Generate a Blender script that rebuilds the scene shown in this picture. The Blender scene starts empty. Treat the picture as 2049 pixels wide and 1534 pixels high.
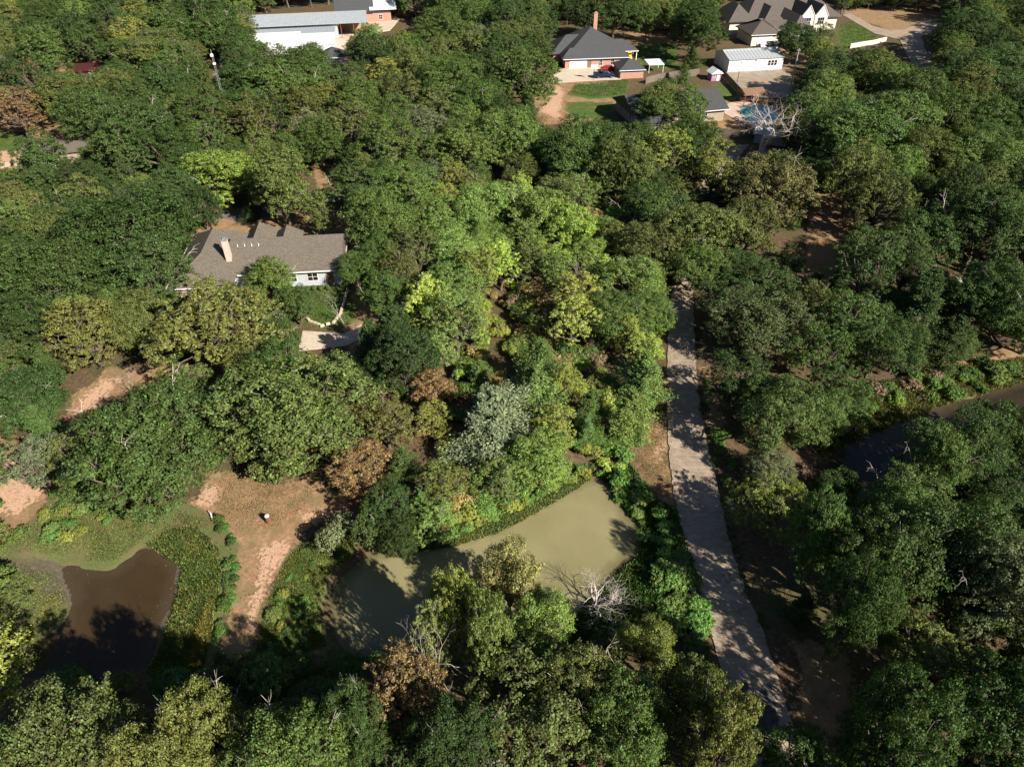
import bpy, math, random
import numpy as np
from mathutils import Vector

# ------------------------------------------------------------------ camera, sky, sun, exposure
SC = bpy.context.scene
CAM_H, FPX, PITCH = 58.0, 1410.0, math.radians(39.5)
cam_d = bpy.data.cameras.new('camera'); cam = bpy.data.objects.new('camera', cam_d)
SC.collection.objects.link(cam); SC.camera = cam
cam.location = (0, 0, CAM_H); cam.rotation_euler = (math.pi/2 - PITCH, 0, 0)
cam_d.sensor_width = 36.0; cam_d.lens = 36.0*FPX/2049.0; cam_d.clip_end = 9000
SUN = Vector((0.74*math.cos(math.radians(34)), -0.67*math.cos(math.radians(34)), math.sin(math.radians(34)))).normalized()
W = bpy.data.worlds.new('World'); SC.world = W; W.use_nodes = True
nt = W.node_tree; nt.nodes.clear()
sky = nt.nodes.new('ShaderNodeTexSky'); sky.sky_type = 'NISHITA'; sky.sun_disc = False
sky.sun_elevation = math.radians(34); sky.air_density = .7; sky.dust_density = .4; sky.sun_rotation = math.atan2(SUN.x, SUN.y)
bg = nt.nodes.new('ShaderNodeBackground'); bg.inputs['Strength'].default_value = 0.05
wo = nt.nodes.new('ShaderNodeOutputWorld')
nt.links.new(sky.outputs[0], bg.inputs[0]); nt.links.new(bg.outputs[0], wo.inputs[0])
sd = bpy.data.lights.new('sun', 'SUN'); sd.energy = 5.0; sd.angle = math.radians(0.5); sd.color = (1.0, 0.93, 0.82)
so = bpy.data.objects.new('sun', sd); SC.collection.objects.link(so)
so.rotation_euler = SUN.to_track_quat('Z', 'Y').to_euler(); so.location = (60, -60, 120)
SC.view_settings.view_transform = 'Standard'; SC.view_settings.look = 'None'
SC.view_settings.exposure = 0.95; SC.view_settings.gamma = 1.0; SC.view_settings.use_curve_mapping = False
SC.cycles.max_bounces = 5; SC.cycles.diffuse_bounces = 1; SC.cycles.transparent_max_bounces = 4
SC.cycles.transmission_bounces = 3; SC.cycles.glossy_bounces = 2

# ------------------------------------------------------------------ pixel <-> place
ct, st = math.cos(PITCH), math.sin(PITCH)
def at(px, py, z=0.0):
    u = (px-1024.5)/FPX; v = (py-767.0)/FPX
    dy = ct - v*st; dz = -st - v*ct
    t = (z-CAM_H)/dz
    return (u*t, dy*t)
def proj(x, y, z):
    dz = z-CAM_H; dep = y*ct - dz*st; up = y*st + dz*ct
    return 1024.5+FPX*x/dep, 767-FPX*up/dep, FPX/dep
def inpoly(x, y, poly):
    c = False; n = len(poly); j = n-1
    for i in range(n):
        xi, yi = poly[i]; xj, yj = poly[j]
        if (yi > y) != (yj > y) and x < (xj-xi)*(y-yi)/(yj-yi)+xi: c = not c
        j = i
    return c
def world_poly(pts, z=0.0): return [at(p[0], p[1], z) for p in pts]
def sdist(X, Y, poly):
    """signed distance (negative inside) of arrays X, Y to a polygon"""
    d = np.full(X.shape, 1e9); ins = np.zeros(X.shape, bool); n = len(poly); j = n-1
    for i in range(n):
        x0, y0 = poly[j]; x1, y1 = poly[i]
        ex, ey = x1-x0, y1-y0; L = ex*ex+ey*ey+1e-9
        t = np.clip(((X-x0)*ex+(Y-y0)*ey)/L, 0, 1)
        d = np.minimum(d, np.hypot(X-x0-t*ex, Y-y0-t*ey))
        cond = ((y1 > Y) != (y0 > Y))
        with np.errstate(divide='ignore', invalid='ignore'):
            xi = (x0-x1)*(Y-y1)/((y0-y1) if y0 != y1 else 1e-9)+x1
        ins ^= cond & (X < xi); j = i
    return np.where(ins, -d, d)
def smooth(a, b, x):
    t = np.clip((x-a)/(b-a), 0, 1); return t*t*(3-2*t)

# ------------------------------------------------------------------ object helpers
COL = SC.collection
def link(o, parent=None):
    COL.objects.link(o)
    if parent is not None: o.parent = parent
    return o
def tag(o, label=None, cat=None, group=None, kind=None):
    if label: o['label'] = label
    if cat: o['category'] = cat
    if group: o['group'] = group
    if kind: o['kind'] = kind
    return o
def empty(name, loc=(0, 0, 0), rz=0.0):
    o = bpy.data.objects.new(name, None); o.location = loc; o.rotation_euler = (0, 0, rz)
    o.empty_display_size = 0.3
    return link(o)
def np_mesh(name, V, F, mat=None):
    """V (n,3); F (m,k) faces all of one size"""
    V = np.ascontiguousarray(V, np.float32); F = np.ascontiguousarray(F, np.int32)
    me = bpy.data.meshes.new(name); k = F.shape[1]
    me.vertices.add(len(V)); me.vertices.foreach_set('co', V.ravel())
    me.loops.add(F.size); me.loops.foreach_set('vertex_index', F.ravel())
    me.polygons.add(len(F)); me.polygons.foreach_set('loop_start', np.arange(0, F.size, k, dtype=np.int32))
    me.polygons.foreach_set('loop_total', np.full(len(F), k, np.int32))
    me.update(calc_edges=True)
    if mat: me.materials.append(mat)
    return me
class MB:
    def __init__(s): s.v = []; s.f = []
    def face(s, pts):
        b = len(s.v); s.v += [tuple(p) for p in pts]; s.f.append(list(range(b, b+len(pts)))); return s
    def solid(s, pts, faces):
        b = len(s.v); s.v += [tuple(p) for p in pts]; s.f += [[b+i for i in f] for f in faces]; return s
    def box(s, x0, x1, y0, y1, z0, z1, bev=0.0):
        if bev <= 0:
            return s.solid([(x0,y0,z0),(x1,y0,z0),(x1,y1,z0),(x0,y1,z0),(x0,y0,z1),(x1,y0,z1),(x1,y1,z1),(x0,y1,z1)],
                [(3,2,1,0),(4,5,6,7),(0,1,5,4),(1,2,6,5),(2,3,7,6),(3,0,4,7)])
        b = bev
        return s.solid([(x0,y0,z0),(x1,y0,z0),(x1,y1,z0),(x0,y1,z0),(x0,y0,z1-b),(x1,y0,z1-b),(x1,y1,z1-b),(x0,y1,z1-b),
                        (x0+b,y0+b,z1),(x1-b,y0+b,z1),(x1-b,y1-b,z1),(x0+b,y1-b,z1)],
            [(3,2,1,0),(0,1,5,4),(1,2,6,5),(2,3,7,6),(3,0,4,7),(4,5,9,8),(5,6,10,9),(6,7,11,10),(7,4,8,11),(8,9,10,11)])
    def prism(s, poly, z0, z1):
        n = len(poly); a = sum(poly[i][0]*poly[(i+1)%n][1]-poly[(i+1)%n][0]*poly[i][1] for i in range(n))
        if a < 0: poly = poly[::-1]
        P = [(x, y, z0) for x, y in poly]+[(x, y, z1) for x, y in poly]
        return s.solid(P, [tuple(range(n-1, -1, -1)), tuple(range(n, 2*n))]+[(i, (i+1)%n, n+(i+1)%n, n+i) for i in range(n)])
    def hip(s, x0, x1, y0, y1, z0, z1, axis='x', inset=(None, None), th=0.2):
        """closed roof body; inset = how far each ridge end stands in from its eave (0 = gable)"""
        if axis == 'x':
            yc = (y0+y1)/2; h = (y1-y0)/2
            a, b = [h if i is None else i for i in inset]
            r = [(x0+a, yc, z1), (x1-b, yc, z1)]
            fs = [(4,5,9,8), (6,7,8,9), (7,4,8), (5,6,9)]
        else:
            xc = (x0+x1)/2; h = (x1-x0)/2
            a, b = [h if i is None else i for i in inset]
            r = [(xc, y0+a, z1), (xc, y1-b, z1)]
            fs = [(7,4,8,9), (5,6,9,8), (4,5,8), (6,7,9)]
        P = [(x0,y0,z0-th),(x1,y0,z0-th),(x1,y1,z0-th),(x0,y1,z0-th),(x0,y0,z0),(x1,y0,z0),(x1,y1,z0),(x0,y1,z0)]+r
        return s.solid(P, [(3,2,1,0),(0,1,5,4),(1,2,6,5),(2,3,7,6),(3,0,4,7)]+fs)
    def slope(s, x0, x1, y0, y1, za, zb, th=0.12):
        """single pitch sheet: za at y0, zb at y1"""
        return s.solid([(x0,y0,za-th),(x1,y0,za-th),(x1,y1,zb-th),(x0,y1,zb-th),(x0,y0,za),(x1,y0,za),(x1,y1,zb),(x0,y1,zb)],
            [(3,2,1,0),(4,5,6,7),(0,1,5,4),(1,2,6,5),(2,3,7,6),(3,0,4,7)])
    def tube(s, pts, radii, n=6, cap=True):
        b = len(s.v); pts = [Vector(p) for p in pts]; m = len(pts); ref = None
        for i, p in enumerate(pts):
            d = (pts[min(i+1, m-1)]-pts[max(i-1, 0)]).normalized()
            if ref is None or abs(d.dot(ref)) > .95: ref = Vector((1, 0, 0)) if abs(d.x) < .8 else Vector((0, 1, 0))
            u = d.cross(ref).normalized(); w = d.cross(u)
            for k in range(n):
                a = 2*math.pi*k/n; q = p+(u*math.cos(a)+w*math.sin(a))*radii[i]; s.v.append(tuple(q))
        for i in range(m-1):
            for k in range(n):
                s.f.append([b+i*n+k, b+(i+1)*n+k, b+(i+1)*n+(k+1)%n, b+i*n+(k+1)%n])
        if cap:
            s.f.append([b+k for k in range(n)]); s.f.append([b+(m-1)*n+k for k in range(n-1, -1, -1)])
        return s
    def lathe(s, prof, c=(0, 0, 0), n=16):
        b = len(s.v); m = len(prof)
        for r, z in prof:
            for k in range(n):
                a = 2*math.pi*k/n; s.v.append((c[0]+r*math.cos(a), c[1]+r*math.sin(a), c[2]+z))
        for i in range(m-1):
            for k in range(n): s.f.append([b+i*n+k, b+i*n+(k+1)%n, b+(i+1)*n+(k+1)%n, b+(i+1)*n+k])
        s.f.append([b+k for k in range(n-1, -1, -1)]); s.f.append([b+(m-1)*n+k for k in range(n)])
        return s
    def mesh(s, name, mat=None, smooth_=False):
        me = bpy.data.meshes.new(name); me.from_pydata(s.v, [], s.f); me.validate(); me.update()
        if mat: me.materials.append(mat)
        if smooth_: me.polygons.foreach_set('use_smooth', [True]*len(me.polygons))
        return me
    def build(s, name, mat, parent=None, smooth_=False):
        return link(bpy.data.objects.new(name, s.mesh(name, mat, smooth_)), parent)

# ------------------------------------------------------------------ materials
MATS = {}
class NB:
    def __init__(s, name):
        s.m = bpy.data.materials.new(name); s.m.use_nodes = True; s.t = s.m.node_tree
        s.p = s.t.nodes['Principled BSDF']; s.out = s.t.nodes['Material Output']; MATS[name] = s.m
    def n(s, typ, **kw):
        nd = s.t.nodes.new(typ)
        for k, v in kw.items(): setattr(nd, k, v)
        return nd
    def l(s, a, b): s.t.links.new(a, b)
    def noise(s, scale, detail=4, rough=.6, vec=None, dim='3D'):
        nd = s.n('ShaderNodeTexNoise'); nd.inputs['Scale'].default_value = scale
        nd.inputs['Detail'].default_value = detail; nd.inputs['Roughness'].default_value = rough
        if vec: s.l(vec, nd.inputs['Vector'])
        return nd.outputs['Fac']
    def ramp(s, fac, stops, interp='LINEAR'):
        r = s.n('ShaderNodeValToRGB'); r.color_ramp.interpolation = interp
        el = r.color_ramp.elements
        while len(el) < len(stops): el.new(.5)
        for e, (p, c) in zip(el, stops): e.position = p; e.color = (*c, 1) if len(c) == 3 else c
        s.l(fac, r.inputs[0]); return r.outputs[0]
    def mix(s, fac, a, b, blend='MIX'):
        m = s.n('ShaderNodeMix', data_type='RGBA', blend_type=blend)
        for sock, val in ((m.inputs[0], fac), (m.inputs[6], a), (m.inputs[7], b)):
            if isinstance(val, (int, float)): sock.default_value = val
            elif isinstance(val, tuple): sock.default_value = (*val, 1)
            else: s.l(val, sock)
        return m.outputs[2]
    def math(s, op, a, b=None, clamp=False):
        m = s.n('ShaderNodeMath', operation=op, use_clamp=clamp)
        for sock, val in ((m.inputs[0], a), (m.inputs[1], b)):
            if val is None: continue
            if isinstance(val, (int, float)): sock.default_value = val
            else: s.l(val, sock)
        return m.outputs[0]
    def coord(s, which='Object'): return s.n('ShaderNodeTexCoord').outputs[which]
    def bump(s, h, strength=.4, dist=.05):
        b = s.n('ShaderNodeBump'); b.inputs['Strength'].default_value = strength; b.inputs['Distance'].default_value = dist
        s.l(h, b.inputs['Height']); s.l(b.outputs[0], s.p.inputs['Normal'])
    def base(s, c, rough=.8, spec=.3, metal=0.0):
        if isinstance(c, tuple): s.p.inputs['Base Color'].default_value = (*c, 1)
        else: s.l(c, s.p.inputs['Base Color'])
        s.p.inputs['Roughness'].default_value = rough; s.p.inputs['Specular IOR Level'].default_value = spec
        s.p.inputs['Metallic'].default_value = metal
        return s.m
def plain(name, c, rough=.7, spec=.3, metal=0.0, var=.18, scale=3.0):
    b = NB(name); f = b.noise(scale, 5, .65, b.coord())
    lo = tuple(max(0, x*(1-var)) for x in c); hi = tuple(min(1, x*(1+var)) for x in c)
    return b.base(b.ramp(f, [(.3, lo), (.7, hi)]), rough, spec, metal)
def shingle(name, c, c2):
    b = NB(name); co = b.coord()
    sep = b.n('ShaderNodeSeparateXYZ'); b.l(co, sep.inputs[0])
    cmb = b.n('ShaderNodeCombineXYZ'); b.l(b.math('ADD', sep.outputs[0], b.math('MULTIPLY', sep.outputs[2], .7)), cmb.inputs[0])
    b.l(b.math('ADD', sep.outputs[1], b.math('MULTIPLY', sep.outputs[2], .8)), cmb.inputs[1])
    br = b.n('ShaderNodeTexBrick'); b.l(cmb.outputs[0], br.inputs['Vector'])
    br.inputs['Scale'].default_value = 1.0; br.inputs['Brick Width'].default_value = .42; br.inputs['Row Height'].default_value = .2
    br.inputs['Mortar Size'].default_value = .012
    br.inputs['Color1'].default_value = (*c, 1); br.inputs['Color2'].default_value = (*c2, 1)
    br.inputs['Mortar'].default_value = (*[x*.45 for x in c], 1)
    st_ = b.noise(.35, 4, .6, co)
    col = b.mix(b.ramp(st_, [(.35, (0, 0, 0)), (.7, (1, 1, 1))]), br.outputs['Color'], b.mix(.5, br.outputs['Color'], tuple(x*.75 for x in c2)))
    col = b.mix(.5, col, b.ramp(b.noise(5, 4, .75, co), [(.3, tuple(x*.5 for x in c)), (.7, tuple(min(1, x*1.5) for x in c2))]))
    b.bump(br.outputs['Fac'], .5, .02)
    return b.base(col, .9, .15)
def brickmat(name, c, c2, mortar):
    b = NB(name); co = b.coord(); sep = b.n('ShaderNodeSeparateXYZ'); b.l(co, sep.inputs[0])
    cmb = b.n('ShaderNodeCombineXYZ'); b.l(b.math('ADD', sep.outputs[0], sep.outputs[1]), cmb.inputs[0]); b.l(sep.outputs[2], cmb.inputs[1])
    br = b.n('ShaderNodeTexBrick'); b.l(cmb.outputs[0], br.inputs['Vector'])
    br.inputs['Scale'].default_value = 1; br.inputs['Brick Width'].default_value = .24; br.inputs['Row Height'].default_value = .085
    br.inputs['Mortar Size'].default_value = .008
    br.inputs['Color1'].default_value = (*c, 1); br.inputs['Color2'].default_value = (*c2, 1); br.inputs['Mortar'].default_value = (*mortar, 1)
    col = b.mix(.45, br.outputs['Color'], b.ramp(b.noise(2.2, 4, .7, co), [(.3, c), (.7, mortar)]))
    return b.base(col, .9, .1)
def water(name, c, c2, rough=.06, shallow=None):
    b = NB(name); co = b.coord()
    col = b.ramp(b.noise(.09, 5, .6, co), [(.32, c), (.7, c2)])
    if shallow:
        a = b.n('ShaderNodeAttribute'); a.attribute_name = 'shore'
        x = b.math('ADD', a.outputs['Fac'], b.math('MULTIPLY', b.math('SUBTRACT', b.noise(.8, 5, .65, co), .5), .9))
        col = b.mix(b.ramp(x, [(.35, (0,)*3), (1, (1,)*3)]), col, shallow)
    h = b.math('ADD', b.noise(1.6, 3, .6, co), b.math('MULTIPLY', b.noise(6, 2, .6, co), .3))
    b.bump(h, .12, .03)
    m = b.base(col, rough, .5); b.p.inputs['IOR'].default_value = 1.33
    return m
def foliage(name, trans=.22, rough=.6, spec=.16, patch=None):
    b = NB(name); oi = b.n('ShaderNodeObjectInfo'); ge = b.n('ShaderNodeNewGeometry')
    rnd = ge.outputs['Random Per Island']
    hs = b.n('ShaderNodeHueSaturation'); b.l(oi.outputs['Color'], hs.inputs['Color'])
    b.l(b.math('ADD', b.math('MULTIPLY', rnd, .07), .465), hs.inputs['Hue'])
    b.l(b.ramp(rnd, [(0, (.5,)*3), (.5, (.95,)*3), (.85, (1.4,)*3), (1, (2.1,)*3)]), hs.inputs['Value'])
    hs.inputs['Saturation'].default_value = .9
    cl = b.noise(.38, 3, .6, b.coord())
    col = b.mix(b.ramp(cl, [(.42, (0,)*3), (.72, (.6,)*3)]), hs.outputs[0], b.mix(1.0, hs.outputs[0], (1.18, 1.08, .8), 'MULTIPLY'))
    if patch: col = b.mix(b.ramp(b.noise(.3, 5, .65, b.coord()), [(.46, (0,)*3), (.62, (.85,)*3)]), col, b.mix(1.0, col, patch, 'MULTIPLY'))
    b.base(col, rough, spec)
    tr = b.n('ShaderNodeBsdfTranslucent'); b.l(b.mix(1.0, col, (1.15, 1.35, .5), 'MULTIPLY'), tr.inputs['Color'])
    mx = b.n('ShaderNodeMixShader'); mx.inputs[0].default_value = trans
    b.l(b.p.outputs[0], mx.inputs[1]); b.l(tr.outputs[0], mx.inputs[2]); b.l(mx.outputs[0], b.out.inputs['Surface'])
    return b.m

M_LEAF = foliage('leaf'); M_NEEDLE = foliage('needle', .15, .7, .2); M_WEED = foliage('weed', .35, patch=(1.6, 1.2, 1.2))
M_BARK = plain('bark', (.13, .105, .08), .95, .1, var=.4, scale=5)
M_DEAD = plain('dead_wood', (.40, .35, .30), .95, .1, var=.35, scale=4)
M_PALE = plain('bleached_wood', (.56, .5, .45), .95, .1, var=.25, scale=4)
M_TWIG = plain('bare_twig', (.30, .27, .23), .95, .1, var=.35, scale=4)
M_SH_BROWN = shingle('brown_shingle', (.088, .075, .06), (.175, .15, .12))
M_SH_DARK = shingle('charcoal_shingle', (.052, .055, .06), (.085, .087, .09))
M_SH_MAN = shingle('taupe_shingle', (.085, .074, .065), (.125, .108, .094))
M_BRICK = brickmat('red_brick', (.36, .13, .085), (.46, .21, .14), (.5, .38, .31))
M_BRICK2 = brickmat('pale_brick', (.50, .33, .25), (.58, .45, .36), (.6, .52, .46))
M_WHITE = plain('white_paint', (.78, .77, .74), .6, .3, var=.05, scale=1.2)
M_CREAM = plain('cream_paint', (.70, .64, .50), .7, .2, var=.08, scale=1.2)
M_TRIM = plain('trim_paint', (.62, .58, .52), .6, .3, var=.1)
M_METAL_W = plain('white_metal', (.74, .75, .75), .38, .5, var=.07, scale=.8)
M_METAL_G = plain('weaker_light_metal', (.46, .49, .50), .4, .5, .25, var=.12, scale=.9)
M_GLASS = NB('window_glass').base((.015, .018, .022), .05, .8)
M_TAN = plain('tan_siding', (.33, .26, .19), .85, .15, var=.2)
M_PINK = plain('pink_paint', (.36, .17, .28), .7, .2, var=.1)
M_RUST = plain('rusty_steel', (.22, .085, .045), .85, .3, .2, var=.5, scale=7)
M_WOOD = plain('weathered_wood', (.17, .145, .115), .9, .1, var=.35, scale=4)
M_WOODBR = plain('brown_wood', (.20, .12, .075), .85, .15, var=.3, scale=4)
M_POLE = plain('grey_pole', (.34, .31, .28), .9, .15, var=.25)
M_STEEL = plain('steel', (.42, .43, .43), .4, .5, .6, var=.12)
M_BLACK = plain('black_plastic', (.02, .02, .02), .5, .4)
M_TYRE = plain('tyre_rubber', (.018, .018, .018), .9, .2)
M_RIM = plain('wheel_rim', (.5, .5, .5), .3, .6, .8)
M_CAR_BLUE = NB('dark_blue_paint').base((.012, .022, .042), .18, .6)
M_CAR_RED = NB('red_paint').base((.33, .015, .02), .2, .6)
M_CAR_BLACK = NB('black_paint').base((.012, .014, .02), .18, .6)
M_CAR_WHITE = NB('white_car_paint').base((.75, .75, .75), .2, .6)
M_YELLOW = plain('yellow_plastic', (.75, .45, .03), .6, .3)
M_MAROON = plain('maroon_metal', (.06, .015, .014), .6, .3)
M_STUCCO = plain('pale_siding', (.42, .45, .48), .8, .2, var=.06)
M_WATER_C = water('pond_water', (.20, .18, .085), (.28, .25, .135), .05, (.13, .115, .055))
M_WATER_L = water('brown_water', (.036, .023, .012), (.058, .039, .02), .04, (.06, .043, .026))
M_WATER_R = water('creek_water', (.014, .015, .016), (.05, .034, .02), .03, (.07, .05, .03))
M_POOL = water('pool_water', (.07, .47, .50), (.15, .58, .58), .05)
M_LID = plain('white_lid', (.75, .74, .7), .6, .3)

def concrete(name, c, c2, sc=.5):
    b = NB(name); co = b.coord()
    col = b.ramp(b.noise(sc, 6, .65, co), [(.3, c), (.7, c2)])
    col = b.mix(b.ramp(b.noise(2.7, 5, .75, co), [(.52, (0,)*3), (.75, (.5,)*3)]), col, tuple(x*.5 for x in c))
    mp = b.n('ShaderNodeMapping'); mp.inputs['Scale'].default_value = (.8, 2.6, 1); b.l(co, mp.inputs[0])
    col = b.mix(.4, col, b.ramp(b.noise(1.0, 6, .75, mp.outputs[0]), [(.35, tuple(x*.55 for x in c)), (.65, tuple(x*1.15 for x in c2))]))
    b.bump(b.noise(12, 4, .6, co), .25, .01)
    return b.base(col, .88, .25)
M_CONC = concrete('old_concrete', (.215, .17, .125), (.43, .34, .255))
M_CONC2 = concrete('clean_concrete', (.48, .40, .31), (.60, .50, .39))
M_ASPH = concrete('grey_asphalt', (.13, .125, .12), (.19, .18, .17))
M_TAR = plain('tar', (.085, .08, .074), .9, .2, var=.5)
M_DECK = concrete('tan_deck', (.48, .36, .27), (.58, .45, .35))

# ------------------------------------------------------------------ the lie of the land
WATER_Z = -0.9
POND_L = [(112,1132),(135,1124),(165,1136),(215,1140),(255,1118),(286,1085),(330,1108),(360,1128),(358,1170),(335,1230),(315,1290),(300,1345),(200,1365),(100,1365),(20,1350),(-60,1345),(-60,1320),(50,1300),(108,1268),(138,1215),(142,1172)]
POND_C = [(664,1215),(678,1165),(714,1122),(770,1094),(830,1090),(880,1082),(960,1062),(1040,1022),(1110,985),(1165,957),(1200,948),(1235,985),(1255,1030),(1282,1060),(1268,1110),(1225,1150),(1190,1210),(1120,1262),(980,1300),(820,1325),(710,1312),(672,1268)]
CREEK = [(1528,1012),(1600,985),(1650,912),(1710,866),(1790,840),(1870,814),(1960,787),(2060,752),(2180,735),(2260,800),(2140,930),(2040,1020),(1940,1035),(1860,1020),(1780,1050),(1680,1062),(1600,1062),(1540,1045)]
def chaikin(p, k=2):
    for _ in range(k):
        q = []
        for i in range(len(p)):
            a, b = p[i], p[(i+1) % len(p)]
            q += [(a[0]*.75+b[0]*.25, a[1]*.75+b[1]*.25), (a[0]*.25+b[0]*.75, a[1]*.25+b[1]*.75)]
        p = q
    return p
WP = [chaikin(world_poly(p, WATER_Z)) for p in (POND_L, POND_C, CREEK)]
WBB = [(min(q[0] for q in p), max(q[0] for q in p), min(q[1] for q in p), max(q[1] for q in p)) for p in WP]
def wet_dist(x, y):
    r = 1e9
    for p, bb in zip(WP, WBB):
        if bb[0]-4 < x < bb[1]+4 and bb[2]-4 < y < bb[3]+4: r = min(r, float(sdist(np.array([x]), np.array([y]), p)[0]))
    return r
def wob(X, Y):
    return .35*np.sin(X*.9+1.3*np.sin(Y*.53))+.3*np.sin(Y*1.1+1.7*np.sin(X*.47))+.15*np.sin(2.3*X+1.9*Y)
def ground_z(X, Y):
    X = np.asarray(X, float); Y = np.asarray(Y, float)
    z = .25*np.sin(X*.045+.6)*np.sin(Y*.037)+.03*np.sin(X*.6)*np.sin(Y*.7)
    d = np.full(X.shape, 1e9)
    for p, bb in zip(WP, WBB):
        m = (X > bb[0]-9) & (X < bb[1]+9) & (Y > bb[2]-9) & (Y < bb[3]+9)
        if m.any(): d[m] = np.minimum(d[m], sdist(X[m], Y[m], p)+.5*wob(X[m], Y[m]))
    f = smooth(-.2, 4.5, d)
    z = np.where(d < 6, WATER_Z+.04+(z-WATER_Z-.04)*f, z)
    return np.where(d < 0, WATER_Z+.04+np.maximum(d, -3)*.35, z)
def gz(x, y): return float(ground_z(np.array([x]), np.array([y]))[0])

DIRT = [
 [(425,935),(560,962),(650,960),(700,1005),(690,1028),(612,1058),(585,1098),(560,1140),(532,1200),(492,1335),(432,1342),(445,1262),(462,1150),(470,1090),(440,1040),(375,1008)],
 [(-80,830),(60,890),(98,958),(92,1000),(45,1050),(-80,1075)],
 [(90,880),(150,790),(215,735),(330,735),(330,770),(235,800),(165,865)],
 [(1285,845),(1335,845),(1350,1015),(1312,1005),(1262,930)],
 [(1405,740),(1432,770),(1448,850),(1415,860)],
 [(1060,180),(1110,160),(1235,165),(1230,240),(1075,250)],
 [(-60,235),(60,222),(165,245),(190,290),(130,330),(-60,345)],
 [(1225,60),(1340,62),(1350,100),(1240,95)],
 [(1690,20),(1780,12),(1900,25),(1880,62),(1790,66),(1690,32)],
 [(1420,215),(1470,170),(1500,240),(1460,270),(1410,260)],
 [(1420,135),(1580,132),(1590,195),(1480,200)],
 [(1560,80),(1620,78),(1620,130),(1560,130)],
 [(1840,712),(2100,690),(2100,735),(1900,742)],
 [(620,325),(680,330),(690,380),(640,385)],
 [(350,440),(400,430),(640,415),(690,440),(700,470),(400,470)],
 [(1620,380),(1720,395),(1700,550),(1610,545)],
 [(1590,1290),(1680,1300),(1720,1400),(1660,1490),(1600,1420)],
 [(640,560),(730,560),(790,760),(720,770),(700,690)],
 [(60,115),(190,118),(210,145),(80,150)],
]
SAND = [
 [(512,1085),(585,1068),(582,1098),(545,1150),(520,1215),(496,1335),(476,1335),(500,1210),(512,1140)],
 [(375,1008),(425,940),(450,985),(420,1012)],
 [(600,1020),(690,1012),(692,1028),(620,1056)],
 [(-80,900),(60,915),(90,985),(20,1030),(-80,1020)],
 [(100,870),(200,750),(240,760),(170,860)],
 [(-60,290),(100,300),(110,335),(-60,345)],
 [(1300,860),(1330,860),(1340,930),(1300,940)],
 [(1080,225),(1110,170),(1130,180),(1120,240)],
]
LAWN = [
 [(1135,190),(1150,172),(1260,163),(1250,195),(1180,200)],
 [(1255,92),(1350,88),(1360,140),(1290,140)],
 [(-60,265),(60,262),(60,300),(-60,302)],
 [(1675,55),(1700,45),(1760,70),(1740,92),(1680,100)],
 [(590,570),(700,570),(715,640),(650,662),(590,640)],
 [(1130,205),(1225,205),(1235,240),(1140,235)],
 [(1430,170),(1480,165),(1490,190),(1440,200)],
]
MARSH = [
 [(100,952),(240,960),(380,1005),(440,1040),(472,1090),(465,1150),(447,1262),(432,1342),(300,1345),(320,1280),(345,1200),(362,1130),(285,1083),(220,1142),(115,1130),(140,1215),(105,1270),(-80,1340),(-80,1080),(45,1060),(95,1004)],
 [(585,1100),(640,1060),(720,1060),(700,1110),(650,1150),(640,1230),(660,1290),(560,1345),(492,1335),(532,1200),(560,1140)],
 [(830,1090),(880,1080),(1170,955),(1190,925),(1150,925),(1000,1000),(850,1050)],
 [(1205,950),(1262,930),(1315,1005),(1352,1015),(1390,1150),(1425,1285),(1250,1285),(1270,1110),(1282,1060)],
 [(1140,1215),(1225,1150),(1270,1105),(1300,1190),(1260,1295),(1120,1280)],
 [(1620,880),(1700,790),(1840,742),(2100,735),(2100,752),(1870,815),(1650,912)],
]
MUD = [
 [(0,1120),(100,1110),(140,1125),(215,1142),(285,1085),(330,1100),(362,1130),(345,1200),(320,1290),(290,1330),(60,1330),(-60,1300),(60,1290),(105,1265),(138,1210)],
]
def axis(fine0, fine1, step, ext):
    a = list(np.arange(fine0, fine1+1e-6, step)); s = step
    hi = [fine1]; lo = [fine0]
    while hi[-1] < ext: s = min(s*1.1, 700); hi.append(hi[-1]+s); lo.append(lo[-1]-s)
    return np.array(sorted(lo[1:])+a+hi[1:])
xs = axis(-72, 72, .5, 3500)
ys = np.concatenate([[-3500, -2000, -1000, -400, -150, -60, -20, 0, 8], np.arange(14, 110, .5), np.arange(110, 262, 1.0), 262+np.cumsum(1.1**np.arange(1, 60))])
ys = ys[ys < 4000]
GX, GY = np.meshgrid(xs, ys); GZ = ground_z(GX, GY)
nx, ny = len(xs), len(ys); idx = np.arange(nx*ny).reshape(ny, nx)
quads = np.stack([idx[:-1, :-1].ravel(), idx[:-1, 1:].ravel(), idx[1:, 1:].ravel(), idx[1:, :-1].ravel()], 1)
me = np_mesh('ground', np.stack([GX.ravel(), GY.ravel(), GZ.ravel()], 1), quads)
me.polygons.foreach_set('use_smooth', np.ones(len(quads), bool))
def mask(polys, soft, z=0.0):
    d = np.full(GX.shape, 1e9)
    for p in polys: d = np.minimum(d, sdist(GX, GY, world_poly(p, z)))
    return 1-smooth(-soft, soft, d+.6*wob(GX, GY)*min(1, soft))
for nm, polys, soft in (('dirt', DIRT, 1.6), ('sand', SAND, 1.4), ('lawn', LAWN, 2.2), ('marsh', MARSH, 1.0), ('mud', MUD, .6)):
    a = me.attributes.new(nm, 'FLOAT', 'POINT'); a.data.foreach_set('value', mask(polys, soft).ravel().astype(np.float32))
g = NB('ground_soil'); co = g.coord()
def attr(n): 
    a = g.n('ShaderNodeAttribute'); a.attribute_name = n; return a.outputs['Fac']
n1 = g.noise(.5, 6, .65, co); n2 = g.noise(2.4, 6, .7, co); n3 = g.noise(7, 5, .7, co); n0 = g.noise(.12, 4, .6, co)
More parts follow.
